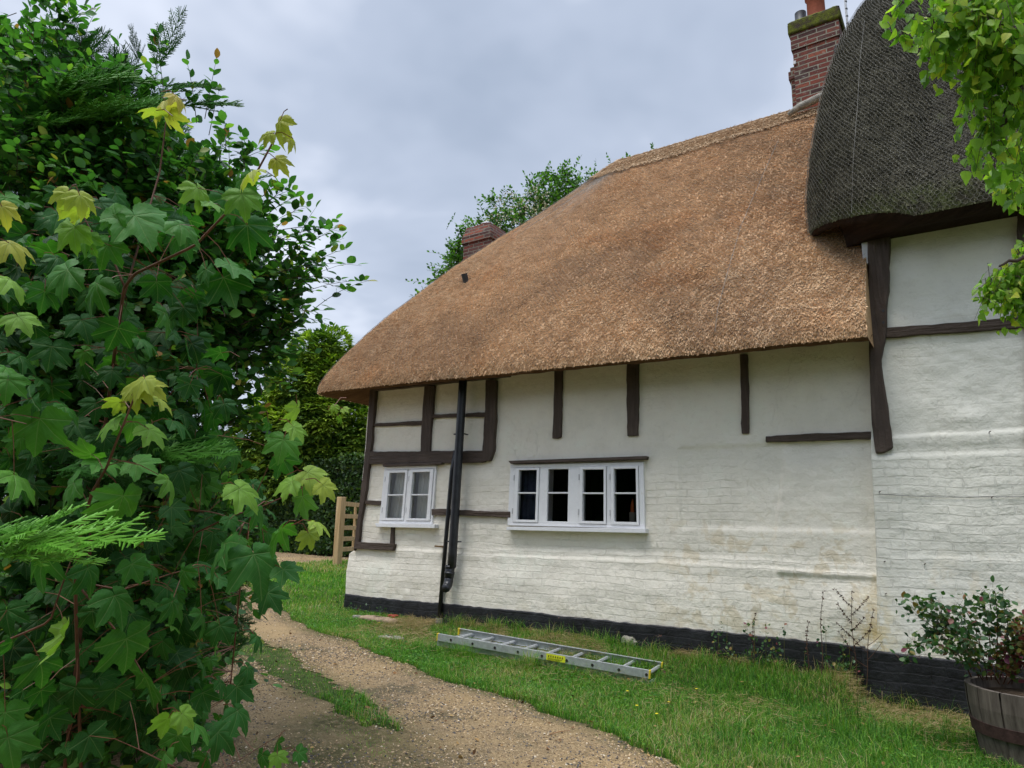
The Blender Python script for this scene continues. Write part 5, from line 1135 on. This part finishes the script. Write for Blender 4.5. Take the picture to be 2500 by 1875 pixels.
# (x, y, width, tone, tip angle in degrees measured from straight down, positive to the right)
LV = [(350, 222, 95, .97, -60), (385, 212, 70, 1., 40), (365, 250, 80, .95, 10), (330, 240, 70, .9, -80), (600, 272, 95, .95, -20), (628, 300, 70, .95, 40), (575, 290, 60, .93, -70), (603, 350, 75, .95, 50), (540, 372, 95, .93, -70), (525, 430, 110, .70, 20), (430, 415, 120, .80, 35), (455, 440, 95, .70, 60),
      (140, 425, 100, .93, -30), (175, 430, 80, .92, 30), (160, 455, 90, .90, -70), (8, 455, 100, .97, 10), (28, 530, 110, .96, 50), (150, 500, 150, .74, -60), (185, 520, 110, .66, -30), (30, 610, 130, .80, 60), (45, 690, 130, .76, 55), (300, 480, 200, .52, 25), (400, 492, 130, .56, 60), (240, 470, 130, .58, -50), (228, 540, 110, .50, -20), (500, 440, 130, .38, 30), (535, 500, 150, .30, 20), (520, 400, 100, .50, 0),
      (130, 592, 150, .48, -60), (200, 625, 125, .48, -40), (360, 688, 130, .44, 0), (510, 578, 130, .50, 60), (490, 615, 130, .33, 20), (440, 590, 110, .38, -20), (95, 640, 110, .40, 0), (25, 800, 100, .55, 60), (15, 830, 110, .55, -20), (110, 760, 120, .2, 0), (250, 720, 120, .25, -20), (180, 700, 120, .22, 30), (340, 620, 110, .28, 0),
      (300, 822, 110, .93, -70), (325, 835, 100, .94, 60), (290, 848, 90, .92, -10), (250, 870, 85, .88, -80), (352, 868, 95, .90, 60), (235, 915, 110, .72, -60), (330, 935, 125, .74, 40), (285, 920, 90, .62, 0), (82, 922, 150, .60, -20), (150, 885, 120, .42, 50), (60, 870, 110, .35, -40), (45, 1035, 150, .64, 60), (185, 985, 120, .62, -70), (225, 1000, 110, .60, 60), (305, 1005, 110, .60, 70), (370, 1045, 125, .68, 35), (150, 1055, 130, .52, -40), (262, 1088, 160, .60, -10), (190, 1075, 90, .5, -80),
      (528, 1065, 150, .78, 55), (620, 1045, 120, .80, -60), (675, 1025, 120, .86, 60), (705, 1055, 90, .90, 50), (655, 1085, 110, .66, 0), (600, 1150, 150, .58, -30), (560, 1105, 120, .45, 30), (690, 1130, 90, .86, 70), (670, 1160, 80, .88, 20), (610, 960, 110, .62, -20), (640, 890, 80, .82, 0), (615, 1000, 100, .40, 20), (640, 930, 80, .80, 30), (580, 920, 80, .45, 0), (720, 880, 32, .82, -20), (745, 885, 30, .84, 50), (735, 905, 34, .76, 10),
      (90, 1212, 160, .56, -20), (195, 1240, 120, .44, 30), (290, 1228, 120, .55, 20), (330, 1225, 90, .45, 60), (475, 1190, 150, .50, -40), (555, 1215, 170, .50, 30), (620, 1235, 110, .48, 50), (585, 1290, 100, .40, 30), (395, 1245, 115, .50, -10), (255, 1300, 130, .50, 35), (440, 1335, 120, .50, 30), (480, 1255, 120, .42, 60), (375, 1310, 110, .44, 10), (135, 1380, 165, .80, -20), (275, 1398, 150, .54, 0), (90, 1440, 130, .48, 10), (25, 1395, 110, .40, -20), (15, 1330, 110, .34, 0), (320, 1475, 150, .50, 30), (480, 1360, 110, .36, 40), (200, 1330, 100, .38, 10),
      (360, 1560, 110, .76, -30), (400, 1548, 90, .80, 50), (430, 1570, 110, .66, 50), (380, 1600, 100, .60, -10), (480, 1590, 130, .44, 40), (520, 1545, 100, .42, 40), (350, 1640, 120, .58, -30), (450, 1650, 130, .42, 30), (10, 1555, 120, .62, 10), (20, 1610, 150, .58, 20), (110, 1560, 100, .32, 0), (200, 1600, 110, .26, 20), (90, 1500, 110, .30, 0), (540, 1450, 80, .40, 30), (560, 1380, 80, .42, 40), (520, 1490, 90, .38, 50), (595, 1612, 70, .50, -30), (650, 1630, 55, .50, 50), (565, 1640, 70, .45, -10), (600, 1640, 60, .75, 0), (440, 1440, 100, .34, 20), (250, 1500, 110, .28, 10), (160, 1500, 110, .24, -10), (480, 1480, 90, .36, 50), (440, 1505, 90, .36, 10)]
def tone_depth(y): return 2.35
lb = MB(); pet = MB(); n = len(LV); ctr = []; wid = []; ton = []; ang = []
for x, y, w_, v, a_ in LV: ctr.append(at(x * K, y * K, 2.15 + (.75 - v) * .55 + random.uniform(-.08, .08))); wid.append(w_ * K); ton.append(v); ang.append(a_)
nx_ = 480; ex_c = [(RNG.uniform(-20, 620), RNG.uniform(480, 1850)) for _ in range(nx_)]
for x, y in ex_c:
    lim = np.interp(y, [480, 700, 900, 1300, 1450, 1850], [440, 500, 540, 600, 500, 470])
    if x > lim: x = RNG.uniform(0, lim)
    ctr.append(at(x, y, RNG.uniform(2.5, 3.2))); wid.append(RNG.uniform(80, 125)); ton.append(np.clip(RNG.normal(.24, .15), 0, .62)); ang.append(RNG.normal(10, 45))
for k_ in range(46):                          # lower right fringe over the drive
    y = RNG.uniform(1180, 1850); x = np.interp(y, [1180, 1300, 1450, 1600, 1850], [720, 640, 600, 540, 560]) + RNG.normal(-40, 45); ctr.append(at(x, y, RNG.uniform(2.5, 3.1))); wid.append(RNG.uniform(38, 75)); ton.append(np.clip(RNG.normal(.40, .15), 0, .85)); ang.append(RNG.normal(30, 35))
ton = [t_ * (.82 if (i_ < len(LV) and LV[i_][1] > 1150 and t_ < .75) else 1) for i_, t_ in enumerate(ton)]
ctr = np.array(ctr); wid = np.array(wid); ton = np.array(ton); ang = np.radians(np.array(ang)); n = len(ctr)
dep = (ctr - CAM) @ (R @ np.array([0, 0, 1.])); size = wid * dep / F / 1.98 * RNG.uniform(.8, 1.15, n)
rt = R @ np.array([1, 0, 0]); dn = R @ np.array([0, 1, 0]); toc = unit(CAM - ctr)
ax_ = unit(np.sin(ang)[:, None] * rt + np.cos(ang)[:, None] * dn + rnd(n, .12) - toc * RNG.normal(-.15, .25, n)[:, None])
nn = unit(toc * RNG.uniform(.05, .75, n)[:, None] + np.array([0, 0, 1.]) * RNG.uniform(.6, 1.2, n)[:, None] + rnd(n, .30))
Mx = basis(ax_, nn, size); T_ = ctr - ax_ * (size * .22)[:, None]; ch = RNG.integers(0, 4, n); ch[ton > .9] = 4
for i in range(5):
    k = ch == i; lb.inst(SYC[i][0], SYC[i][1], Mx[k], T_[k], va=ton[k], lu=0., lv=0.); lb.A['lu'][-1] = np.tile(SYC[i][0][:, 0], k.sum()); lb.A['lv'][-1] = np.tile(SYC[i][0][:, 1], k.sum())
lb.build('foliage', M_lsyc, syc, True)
dd_ = np.linalg.norm(SP[None] - T_[:, None], axis=2); near = SP[dd_.argmin(1)]; dm = dd_.min(1); end = np.where((dm < .24)[:, None], near, T_ - ax_ * .07 + np.array([0, 0, -.03]))
mid = (T_ + end) / 2 + np.array([0, 0, .012]); pet.segs(T_, mid, .0013, .0014); pet.segs(mid, end, .0014, .0016); pet.build('leaf_stalks', M_petiole, syc)

# ------------------------------------------------------------------ birch overhanging at the right
DB = 2.6
bir = thing('birch_tree', 'birch whose bright green drooping sprays hang across the upper right corner', 'tree', tuple(gp(at(3050, 1500, 3.0))))
q0 = gp(at(3050, 1500, 3.0)); trunk('trunk', [q0, at(3040, 900, 3.0), at(3020, 300, 3.0), at(3010, -500, 3.1)], [.11, .10, .08, .05], M_bark, bir)
for pts in [[(3020, -200, 3.0), (2700, -60, 2.8), (2520, 20, 2.65), (2440, 60, 2.6), (2400, 100, 2.6)], [(3020, 0, 3.0), (2700, 120, 2.8), (2520, 170, 2.65), (2460, 260, 2.6), (2430, 330, 2.6)], [(3010, -400, 3.0), (2600, -200, 2.7), (2400, -90, 2.6), (2260, -10, 2.6)], [(3030, 500, 3.0), (2700, 560, 2.75), (2520, 620, 2.6), (2440, 650, 2.6)], [(3030, 300, 3.0), (2700, 360, 2.8), (2500, 400, 2.9)]]:
    trunk('limb', [at(*q) for q in pts], np.linspace(.022, .004, len(pts)), M_twig, bir, 6)
def birch_hang(bl, ntw, nl, L, ls, nm, va=.5, ex=()):
    P, u, c_ = blobs_pts(bl, ntw, .0); exs = [(at(*a_), at(*c2_)) for a_, c2_ in ex]
    d = unit(np.array([0, 0, -1.]) + u * .5 + rnd(len(P), .35)); Ls = L * RNG.uniform(.6, 1.3, len(P)); st_ = P - d * (Ls * .5)[:, None]
    if exs:
        st_ = np.concatenate([st_, [a_ for a_, _ in exs]]); d = np.concatenate([d, [unit(b_ - a_) for a_, b_ in exs]]); Ls = np.concatenate([Ls, [np.linalg.norm(b_ - a_) for a_, b_ in exs]])
    n = len(Ls); tb_ = MB(); lb = MB(); pos = lambda t: st_ + d * (Ls * t)[:, None] + np.array([0, 0, -.12]) * (Ls * t * t)[:, None]
    for k in range(4): tb_.segs(pos(k / 4), pos((k + 1) / 4), .0016 - .0002 * k, .0014 - .0002 * k)
    for k in range(nl):
        t = (k + .5 + RNG.uniform(-.3, .3, n)) / nl; p = pos(t); off = unit(rnd(n) * np.array([1, 1, .35])); ln = RNG.uniform(.012, .022, n); q = p + off * ln[:, None] + np.array([0, 0, -.006])
        tb_.segs(p, q, .0006, .0006); ax2 = unit(np.array([0, 0, -1.]) + off * .55 + rnd(n, .35)); nn2 = unit(np.cross(ax2, rnd(n)) + unit(CAM - q) * .7 + np.array([0, 0, .5])); s_ = ls * RNG.uniform(.6, 1.2, n)
        lb.inst(LBV[0], LBV[1], basis(ax2, nn2, s_), q, va=np.clip(RNG.normal(va, .24, n), 0, 1), lu=0., lv=0.); lb.A['lu'][-1] = np.tile(LBV[0][:, 0], n); lb.A['lv'][-1] = np.tile(LBV[0][:, 1], n)
    tb_.build('twigs', M_twig, bir); lb.build(nm, M_lbirch, bir, True)
birch_hang([(2330, 40, DB, 80), (2450, 60, DB, 110), (2440, 170, DB, 80), (2420, 260, DB, 55), (2480, 300, DB, 60), (2415, 340, DB, 40), (2300, 110, DB, 40), (2250, 50, DB, 36), (2200, 0, DB, 30), (2390, 130, DB, 60), (2500, 200, DB, 80), (2470, 380, DB + .3, 60), (2380, 60, DB, 70)], 185, 8, .17, .050, 'foliage', .58,
    [((2250, 20, DB), (2190, 85, DB)), ((2200, 0, DB), (2175, 40, DB)), ((2270, 120, DB), (2262, 185, DB)), ((2310, 120, DB), (2308, 200, DB)), ((2410, 300, DB), (2345, 405, DB)), ((2400, 330, DB), (2380, 415, DB)), ((2360, 230, DB), (2320, 330, DB)), ((2200, 60, DB), (2215, 115, DB)), ((2440, 330, DB), (2420, 430, DB)), ((2500, 320, DB), (2470, 420, DB))])
birch_hang([(2480, 440, 3.3, 32), (2440, 455, 3.3, 18), (2445, 700, 3.3, 38), (2495, 670, 3.3, 45), (2400, 730, 3.3, 14), (2500, 745, 3.3, 40), (2530, 600, 3.3, 40), (2490, 700, 3.3, 45)], 95, 9, .13, .040, 'lower_foliage', .55,
    [((2480, 640, 3.3), (2372, 705, 3.3)), ((2470, 650, 3.3), (2395, 725, 3.3)), ((2490, 700, 3.3), (2430, 800, 3.3)), ((2420, 690, 3.3), (2378, 770, 3.3)), ((2470, 720, 3.3), (2455, 800, 3.3))])

birch_hang([(2620, 60, 2.7, 110), (2750, 40, 2.8, 130), (2880, 200, 2.9, 150), (2650, 250, 2.8, 110), (2780, 420, 2.8, 130), (2650, 560, 2.75, 90), (2900, 560, 2.95, 140), (2950, -100, 3.0, 200), (3150, 150, 3.1, 220), (3150, 500, 3.1, 200)], 520, 8, .22, .052, 'outer_foliage', .5)

# ------------------------------------------------------------------ plant in the barrel
D5 = 4.8
rose = thing('rose_bush', 'leggy bush with green and reddish leaves growing out of the barrel planter', 'bush', tuple(bc + [0, 0, .45]))
stb = MB(); tips = []
canes = [((2375, 1660), (2330, 1560), (2235, 1500)), ((2390, 1655), (2330, 1520), (2270, 1470)), ((2400, 1655), (2370, 1560), (2310, 1520)), ((2410, 1660), (2390, 1520), (2345, 1475)), ((2420, 1660), (2420, 1540), (2400, 1460)), ((2430, 1660), (2440, 1520), (2430, 1450)), ((2440, 1660), (2470, 1560), (2455, 1470)), ((2450, 1670), (2490, 1560), (2500, 1520)), ((2460, 1670), (2520, 1600), (2540, 1540)), ((2400, 1660), (2350, 1590), (2280, 1570)), ((2470, 1670), (2480, 1610), (2500, 1580)), ((2440, 1670), (2400, 1600), (2350, 1560)), ((2340, 1535), (2270, 1540), (2215, 1600)), ((2390, 1560), (2320, 1530), (2225, 1470))]
Ps, ds, vs = [], [], []
for a_, m__, c_ in canes:
    A0 = at(*a_, D5 + .1); A1 = at(*m__, D5); A2 = at(*c_, D5 - .1 + random.uniform(-.15, .1)); t = np.linspace(0, 1, 9)[:, None]; Q = (1 - t) ** 2 * A0 + 2 * t * (1 - t) * A1 + t * t * A2
    stb.tube(Q, np.linspace(.005, .0015, 9), 5)
    for k in range(2, 9):
        for _ in range(15 if k > 3 else 7):
            Ps.append(Q[k] + RNG.normal(0, .035, 3)); ds.append(unit(RNG.normal(0, 1, 3) + np.array([-.3, -.2, .1]))); vs.append(np.clip(RNG.normal(.36, .2) + (.35 if a_[0] > 2445 else 0) + (.12 if RNG.random() < .2 else 0), 0, 1))
Ps = np.array(Ps); ds = np.array(ds); n = len(Ps); stb.segs(Ps, Ps - ds * .03, .0008, .001)
stb.build('canes', M_stem, rose); lb = MB(); lb.inst(LS[0], LS[1], basis(ds, unit(rnd(n, .5) + np.array([0, -.6, .8])), RNG.uniform(.028, .052, n)), Ps, va=np.array(vs)); lb.build('foliage', M_lpot, rose, True)
n = 700; P, u, _ = blobs_pts([(2500, 1560, D5, 45), (2490, 1610, D5, 50), (2530, 1530, D5, 40), (2440, 1620, D5, 30)], n, .3); lb = MB(); lb.inst(LS[0], LS[1], basis(unit(rnd(n)), unit(rnd(n, .5) + np.array([0, -.5, .8])), RNG.uniform(.028, .05, n)), P, va=np.clip(RNG.normal(.78, .17, n), 0, 1)); lb.build('reddish_foliage', M_lpot, rose, True)

# ------------------------------------------------------------------ dry weeds by the wall
for (x0_, y0_, x1_, y1_, lab) in [(2000, 1600, 2008, 1445, 'thin dead weed stalk with knobbly seed heads left of the forked one by the plinth'), (2085, 1600, 2078, 1445, 'tall branching dead dock stalk against the white wall near the step between the buildings'), (2100, 1610, 2130, 1490, 'crooked bare weed stem leaning at the step between the two walls'), (1968, 1600, 1972, 1520, 'short dead weed stalk in front of the black plinth'), (1835, 1580, 1842, 1500, 'wispy dry stem bending over the edge of the black plinth')]:
    bs = onY(x0_, y0_, YW - .22); bs[2] = float(gz(bs[0], bs[1])) - .02; tp_ = onY(x1_, y1_, YW - .16)
    wd = thing('weed_stalk', lab, 'weed', tuple(bs), 'dead weed stalks by the plinth'); b = MB(); n = 14; t = np.linspace(0, 1, n)[:, None]; Q = bs + (tp_ - bs) * t + np.sin(t * 7) * np.array([.01, 0, 0]); b.tube(Q, np.linspace(.004, .0018, n), 5)
    nb = 7 if 'branching' in lab else (4 if 'crooked' in lab else 0); heads = [Q[6:]]
    for k in range(nb):
        s0 = Q[5 + k]; sg = 1 if k % 2 else -1; e0 = s0 + np.array([sg * random.uniform(.08, .15), -.02, random.uniform(.06, .14)]); mm = np.linspace(0, 1, 7)[:, None]; q = s0 + (e0 - s0) * mm + np.array([0, 0, .03]) * mm ** 2; b.tube(q, np.linspace(.0025, .0012, 7), 4)
        if nb == 7: heads.append(q[1:])
    H = np.concatenate(heads) if nb != 4 else Q[10:]; H = np.repeat(H, 6, 0) + RNG.normal(0, .005, (len(H) * 6, 3)); n = len(H)
    b.inst(LS[0], LS[1], basis(unit(rnd(n)), unit(rnd(n)), np.full(n, .015)), H); o = b.build('stalk', M_deadweed, wd)
# leafy creeping weeds at the plinth foot
cw = MB(); bl = []
for k in range(26):
    x = RNG.uniform(-2.3, -.95) if k < 18 else RNG.uniform(-7.2, -6.3); h_ = RNG.uniform(.15, .45) if k < 18 else .12; y = YW - .12 - RNG.random() * .1; z0 = float(gz(x, y)); m_ = int(h_ * 60)
    t = RNG.random(m_); P = np.stack([x + .04 * np.sin(t * 6 + k) + RNG.normal(0, .012, m_), y + RNG.normal(0, .015, m_), z0 + t * h_], 1); cw.inst(LS[0], LS[1], basis(unit(rnd(m_)), unit(rnd(m_, .5) + np.array([0, -.6, .6])), RNG.uniform(.018, .038, m_)), P, va=np.clip(RNG.normal(.42, .25, m_), 0, 1))
    cw.segs(np.array([[x, y, z0 - .02]]), np.array([[x + .02, y + .01, z0 + h_]]), .002, .001, va=.7)
tag(cw.build('wall_weeds', M_lpot), 'low leafy weeds climbing the foot of the black plinth', 'weeds', kind='stuff')

# ------------------------------------------------------------------ stones, rubble, paint patch
def rock(name, c, s, lab, cat, mat=M_stone, seed=0):
    u, v = np.meshgrid(np.linspace(0, 2 * math.pi, 24, endpoint=False), np.linspace(-1.45, 1.45, 14), indexing='ij'); d = np.stack([np.cos(v) * np.cos(u), np.cos(v) * np.sin(u), np.sin(v)], 2)
    q = np.sign(d) * np.abs(d) ** .65 * np.array(s) * (1 + .35 * fbm(d[:, :, 0] * 2 + seed, d[:, :, 1] * 2 + d[:, :, 2] * 2, 3, seed))[:, :, None] + np.array(c)
    n, m = q.shape[:2]; f = [[i * m + j, ((i + 1) % n) * m + j, ((i + 1) % n) * m + j + 1, i * m + j + 1] for i in range(n) for j in range(m - 1)]
    return tag(npmesh(name, q.reshape(-1, 3), [np.array(f), ], mat, None, True), lab, cat)
p = onG(953, 1560); rock('flat_stone', p + [0, 0, .012], (.16, .09, .022), 'flat grey stone lying in the grass between the cottage corner and the ladder', 'stone', seed=3)
p = onG(915, 1520); rock('mortar_slab', p + [0, .05, .03], (.30, .10, .035), 'broken mortar and brick slab at the foot of the plinth left of the downpipe', 'rubble', plain('pale broken mortar', (.30, .22, .15), .9, .2, .4, 16, .012), 5)
p = onG(962, 1512); rock('broken_brick', p + [0, -.02, .03], (.07, .05, .03), 'small broken red brick beside the mortar slab by the plinth', 'brick', plain('red brick piece', (.26, .06, .035), .9, .2, .3, 20, .01), 8)
p = onG(872, 1512); rock('flint', p + [0, 0, .02], (.06, .05, .03), 'grey flint at the cottage corner left of the mortar slab', 'stone', seed=12)
cpos = onY(1534, 1567, YW - .10)
# flaked patch where the black paint has gone
n = 60; aa = np.linspace(0, 2 * math.pi, n, endpoint=False); rr = .085 * (1 + .8 * fbm(np.cos(aa) * 2, np.sin(aa) * 2, 3, 6)); ys0 = YW - float(reliefL(np.array(cpos[0]), np.array(.46))) - .034
V = [(cpos[0], ys0 - .012, cpos[2])] + [(cpos[0] + r_ * math.cos(a_) * 1.1, ys0, cpos[2] + r_ * math.sin(a_) * .75) for a_, r_ in zip(aa, rr)]
mf = Mat('flaking render', .9, .2); mf.col(mf.ramp(mf.noise(28, 5, .8), [(.44, (.035, .033, .03)), (.50, (.46, .42, .34)), (.7, (.62, .58, .50))])); mf.bump(mf.noise(35, 5, .8), .02, 1)
npmesh('flaked_patch', np.array(V), [np.array([[0, 1 + i, 1 + (i + 1) % n] for i in range(n)])], mf.m, cottage)

# ------------------------------------------------------------------ grass
def blades(n, sampler, h, w_, va_mu, va_sd, bend=.5, tuft=None):
    x, y = sampler(n); k = (grassmask(x, y) & ((RNG.random(len(x)) < .30) | ~inpoly(x, y, strip))) if tuft is None else np.ones(len(x), bool); x, y = x[k], y[k]; n = len(x)
    z = gz(x, y); hh = RNG.uniform(h[0], h[1], n) * (1 + .7 * fbm(x * 2.5, y * 2.5, 3, 81)); az_ = RNG.random(n) * 2 * math.pi
    dirx = np.stack([np.cos(az_), np.sin(az_), 0 * az_], 1); sidev = np.stack([-np.sin(az_), np.cos(az_), 0 * az_], 1); B = bend * RNG.uniform(.2, 1.5, n)
    P = np.stack([x, y, z - .005], 1); ww = RNG.uniform(w_[0], w_[1], n)[:, None]
    l1 = P + np.array([0, 0, 1.]) * (hh * .5)[:, None] + dirx * (hh * B * .22)[:, None]; l2 = P + np.array([0, 0, 1.]) * (hh * (1 - .25 * B))[:, None] + dirx * (hh * B * .85)[:, None]
    V = np.stack([P - sidev * ww, P + sidev * ww, l1 - sidev * ww * .8, l1 + sidev * ww * .8, l2], 1)
    dry = fbm(x * 1.1, y * 1.1, 4, 83); wallp = sstep(6.0, 6.75, y) * sstep(-8, -6, x)
    va = np.clip(RNG.normal(va_mu, va_sd, n) + np.where(RNG.random(n) < np.clip(.12 + dry * 1.4 + wallp * .24, .02, .85), .45, 0) + fbm(x * 3, y * 3, 2, 84) * .25, 0, 1)
    return V.reshape(-1, 3), n, np.repeat(va, 5)
gb = MB()
def addb(r):
    V, n, va = r; base = (np.arange(n) * 5)[:, None]; gb.add(V, [base + np.array([[0, 1, 3, 2]]), base + np.array([[2, 3, 4]])], va=va)
def samp(x0, x1, y0, y1, pw=None): return lambda n: (RNG.uniform(x0, x1, n), RNG.uniform(y0, y1, n))
addb(blades(150000, samp(-4.2, .8, 3.3, 6.9), (.035, .105), (.0012, .0024), .36, .19, .85))
addb(blades(60000, samp(-7.6, -4.2, 4.8, 6.95), (.025, .065), (.0014, .0028), .40, .16, .7))
addb(blades(60000, samp(-14, -7.2, 6.0, 13), (.04, .10), (.003, .006), .45, .14, .7))
addb(blades(45000, samp(-8.5, -2.2, 3.0, 7.0), (.02, .05), (.0014, .0026), .46, .15, .8))
addb(blades(30000, samp(-22, -9, 8, 17), (.05, .13), (.006, .012), .42, .15, .6))
def creep(n_):
    x = RNG.uniform(-7, .3, n_); y = RNG.uniform(2.2, 6.2, n_); k = (RNG.random(n_) < (mossamt(x, y) - .25) * .9) & (fbm(x * 5, y * 5, 3, 67) > -.05); return x[k], y[k]
_cx, _cy = creep(90000); addb(blades(0, lambda n: (_cx, _cy), (.012, .035), (.0012, .0022), .52, .14, .9, tuft=True))
# taller tufts along the plinth and beside the ladder
tx, ty = [], []
for k in range(170):
    if k < 110: x = RNG.uniform(-5.5, .3); y = YW - .10 - abs(RNG.normal(0, .10))
    elif k < 140: x = RNG.uniform(-5.3, -2.4); y = float(np.interp(x, [A_[0], B_[0]], [A_[1], B_[1]])) - RNG.uniform(.03, .15)
    else: x = RNG.uniform(-2.5, .3); y = RNG.uniform(4.6, 6.6)
    m_ = RNG.integers(14, 40); tx.append(RNG.normal(x, .03, m_)); ty.append(np.minimum(RNG.normal(y, .03, m_), YW - .06))
tx = np.concatenate(tx); ty = np.concatenate(ty)
addb(blades(len(tx), lambda n: (tx, ty), (.08, .23), (.0014, .0026), .40, .18, 1.0, tuft=True))
# flattened dry thatch of old grass
n = 30000; x = RNG.uniform(-6, .9, n); y = YW - .08 - np.abs(RNG.normal(0, .50, n)); k = grassmask(x, y); x, y = x[k], y[k]; k = fbm(x * 1.4, y * 1.4, 3, 87) > -.04; x, y = x[k], y[k]; n = len(x)
P = np.stack([x, y, gz(x, y) + RNG.uniform(.005, .07, n)], 1); d = unit(rnd(n) * np.array([1, 1, .22])); gb.segs(P, P + d * RNG.uniform(.03, .10, n)[:, None], .0013, .0009, va=np.clip(RNG.normal(.92, .06, n), .8, 1))
tag(gb.build('grass', M_grass), 'rough green grass with dry straw patches along the wall and between the wheel tracks', 'grass', kind='stuff')
# clover and plantain leaves in the verge
n = 26000; x = np.concatenate([RNG.uniform(-7.6, -3, n // 2), RNG.uniform(-4, .5, n // 2)]); y = np.concatenate([RNG.uniform(5.0, 6.9, n // 2), RNG.uniform(3.5, 6.6, n // 2)]); k = grassmask(x, y) & (fbm(x * 2, y * 2, 3, 93) > -.06); x, y = x[k], y[k]; n = len(x)
P = np.stack([x, y, gz(x, y) + RNG.uniform(.01, .05, n)], 1); b = MB(); b.inst(LS[0], LS[1], basis(unit(rnd(n) * np.array([1, 1, .3])), unit(np.array([0, -.2, 1.]) + rnd(n, .35)), RNG.uniform(.010, .026, n)), P, va=np.clip(RNG.normal(.33, .14, n), 0, .7))
tag(b.build('clover', M_grass), 'low clover and broad leaved ground cover in the verge by the ladder', 'ground cover', kind='stuff')
# yellow flowers, each its own thing
for i, (fx_, fy_, lab) in enumerate([(1532, 1707, 'yellow buttercup below the middle of the ladder, highest of the pair'), (1555, 1744, 'small yellow buttercup just below the highest one in the verge'), (1633, 1735, 'yellow flower right of the buttercup pair in the grass'), (1604, 1765, 'yellow flower lowest in the verge below the ladder end'), (1701, 1701, 'lone small yellow flower in the grass right of the ladder'), (2340, 1802, 'lime yellow rosette of leaves in the lawn left of the barrel planter'), (925, 1534, 'tiny yellow flower in the clover by the broken mortar slab')]):
    p = onG(fx_, fy_); f_ = thing('wild_flower', lab, 'flower', tuple(p), 'yellow flowers in the verge'); hgt_ = .06 if i != 5 else .03; b = MB(); b.segs(p[None], (p + [0, 0, hgt_])[None], .0012, .001); b.build('stem', M_grass, f_)
    m_ = 6; a_ = np.arange(m_) * 2 * math.pi / m_; ax2 = np.stack([np.cos(a_), np.sin(a_), .35 + 0 * a_], 1); b = MB(); b.inst(LS[0], LS[1], basis(unit(ax2), np.tile([[0, 0, 1.]], (m_, 1)), np.full(m_, .014 if i != 5 else .055)), np.tile(p + [0, 0, hgt_], (m_, 1)), va=.72); b.build('petals', M_flower if i != 5 else M_grass, f_)

# fallen leaves
n = 420; x = RNG.uniform(-6.5, .5, n); y = RNG.uniform(2.3, 6.8, n); P = np.stack([x, y, gz(x, y) + .018 + .02 * grassmask(x, y)], 1)
mlit = Mat('dead leaf', .8, .2); mlit.col(mlit.ramp(mlit.attr('va'), [(0, (.06, .035, .02)), (.5, (.20, .10, .04)), (1, (.42, .28, .10))]))
b = MB(); b.inst(LS[0], LS[1], basis(unit(rnd(n) * np.array([1, 1, .2])), unit(np.array([0, 0, 1.]) + rnd(n, .35)), RNG.uniform(.012, .040, n)), P, va=RNG.random(n)); tag(b.build('leaf_litter', mlit.m), 'small brown dead leaves scattered over the drive edge and verge', 'leaf litter', kind='stuff')

# ------------------------------------------------------------------ gravel
st = MB(); phi = [(1, 0, 0), (-1, 0, 0), (0, 1, 0), (0, -1, 0), (0, 0, 1), (0, 0, -1)]; tri = np.array([[0, 2, 4], [2, 1, 4], [1, 3, 4], [3, 0, 4], [2, 0, 5], [1, 2, 5], [3, 1, 5], [0, 3, 5]])
def stones(n, box, s0, s1):
    for q in range(4):
        x = RNG.uniform(box[0], box[1], n // 4); y = RNG.uniform(box[2], box[3], n // 4); g_ = grassmask(x, y); dens = .62 + fbm(x * 1.2, y * 1.2, 3, 95) * 1.6; k = (~g_ & (RNG.random(len(x)) < dens)) | (g_ & (RNG.random(len(x)) < .04)); x, y = x[k], y[k]; m_ = len(x)
        T = np.array(phi, float) * (1 + np.random.default_rng(q).normal(0, .22, (6, 1))); T[:, 2] *= .55; T += np.random.default_rng(q + 9).normal(0, .12, T.shape)
        s_ = s0 + (s1 - s0) * RNG.random(m_) ** 2.2; ax2 = unit(rnd(m_) * np.array([1, 1, .3])); P = np.stack([x, y, gz(x, y) + .006 + s_ * .22], 1); st.inst(T, [tri], basis(ax2, unit(np.array([0, 0, 1.]) + rnd(m_, .3)), s_), P, va=RNG.random(m_))
stones(90000, (-5.5, 0, 2.2, 6.2), .003, .0105); stones(40000, (-10, -5, 3, 9), .004, .012); stones(9000, (-18, -9, 7, 14), .008, .02)
msn = Mat('loose gravel', .85, .25); msn.col(msn.ramp(msn.attr('va'), [(0, (.07, .07, .08)), (.2, (.13, .11, .09)), (.4, (.27, .185, .10)), (.7, (.44, .31, .165)), (.93, (.52, .39, .24)), (1, (.58, .50, .38))]))
tag(st.build('gravel', msn.m), 'loose tan flint gravel scattered over the drive', 'gravel', kind='stuff')
# a few fallen twigs
for (a_, c_, lab) in [((1340, 1798), (1392, 1788), 'thin dry twig lying on the gravel below the ladder'), ((1100, 1642), (1128, 1624), 'short pale straw stalk at the verge edge below the ladder end')]:
    P0_ = onG(*a_) + [0, 0, .012]; P1_ = onG(*c_) + [0, 0, .012]; b = MB(); b.tube([P0_, (P0_ + P1_) / 2 + [0, 0, .006], P1_], [.003, .0035, .002], 6); tag(b.build('fallen_twig', M_hazel), lab, 'twig')
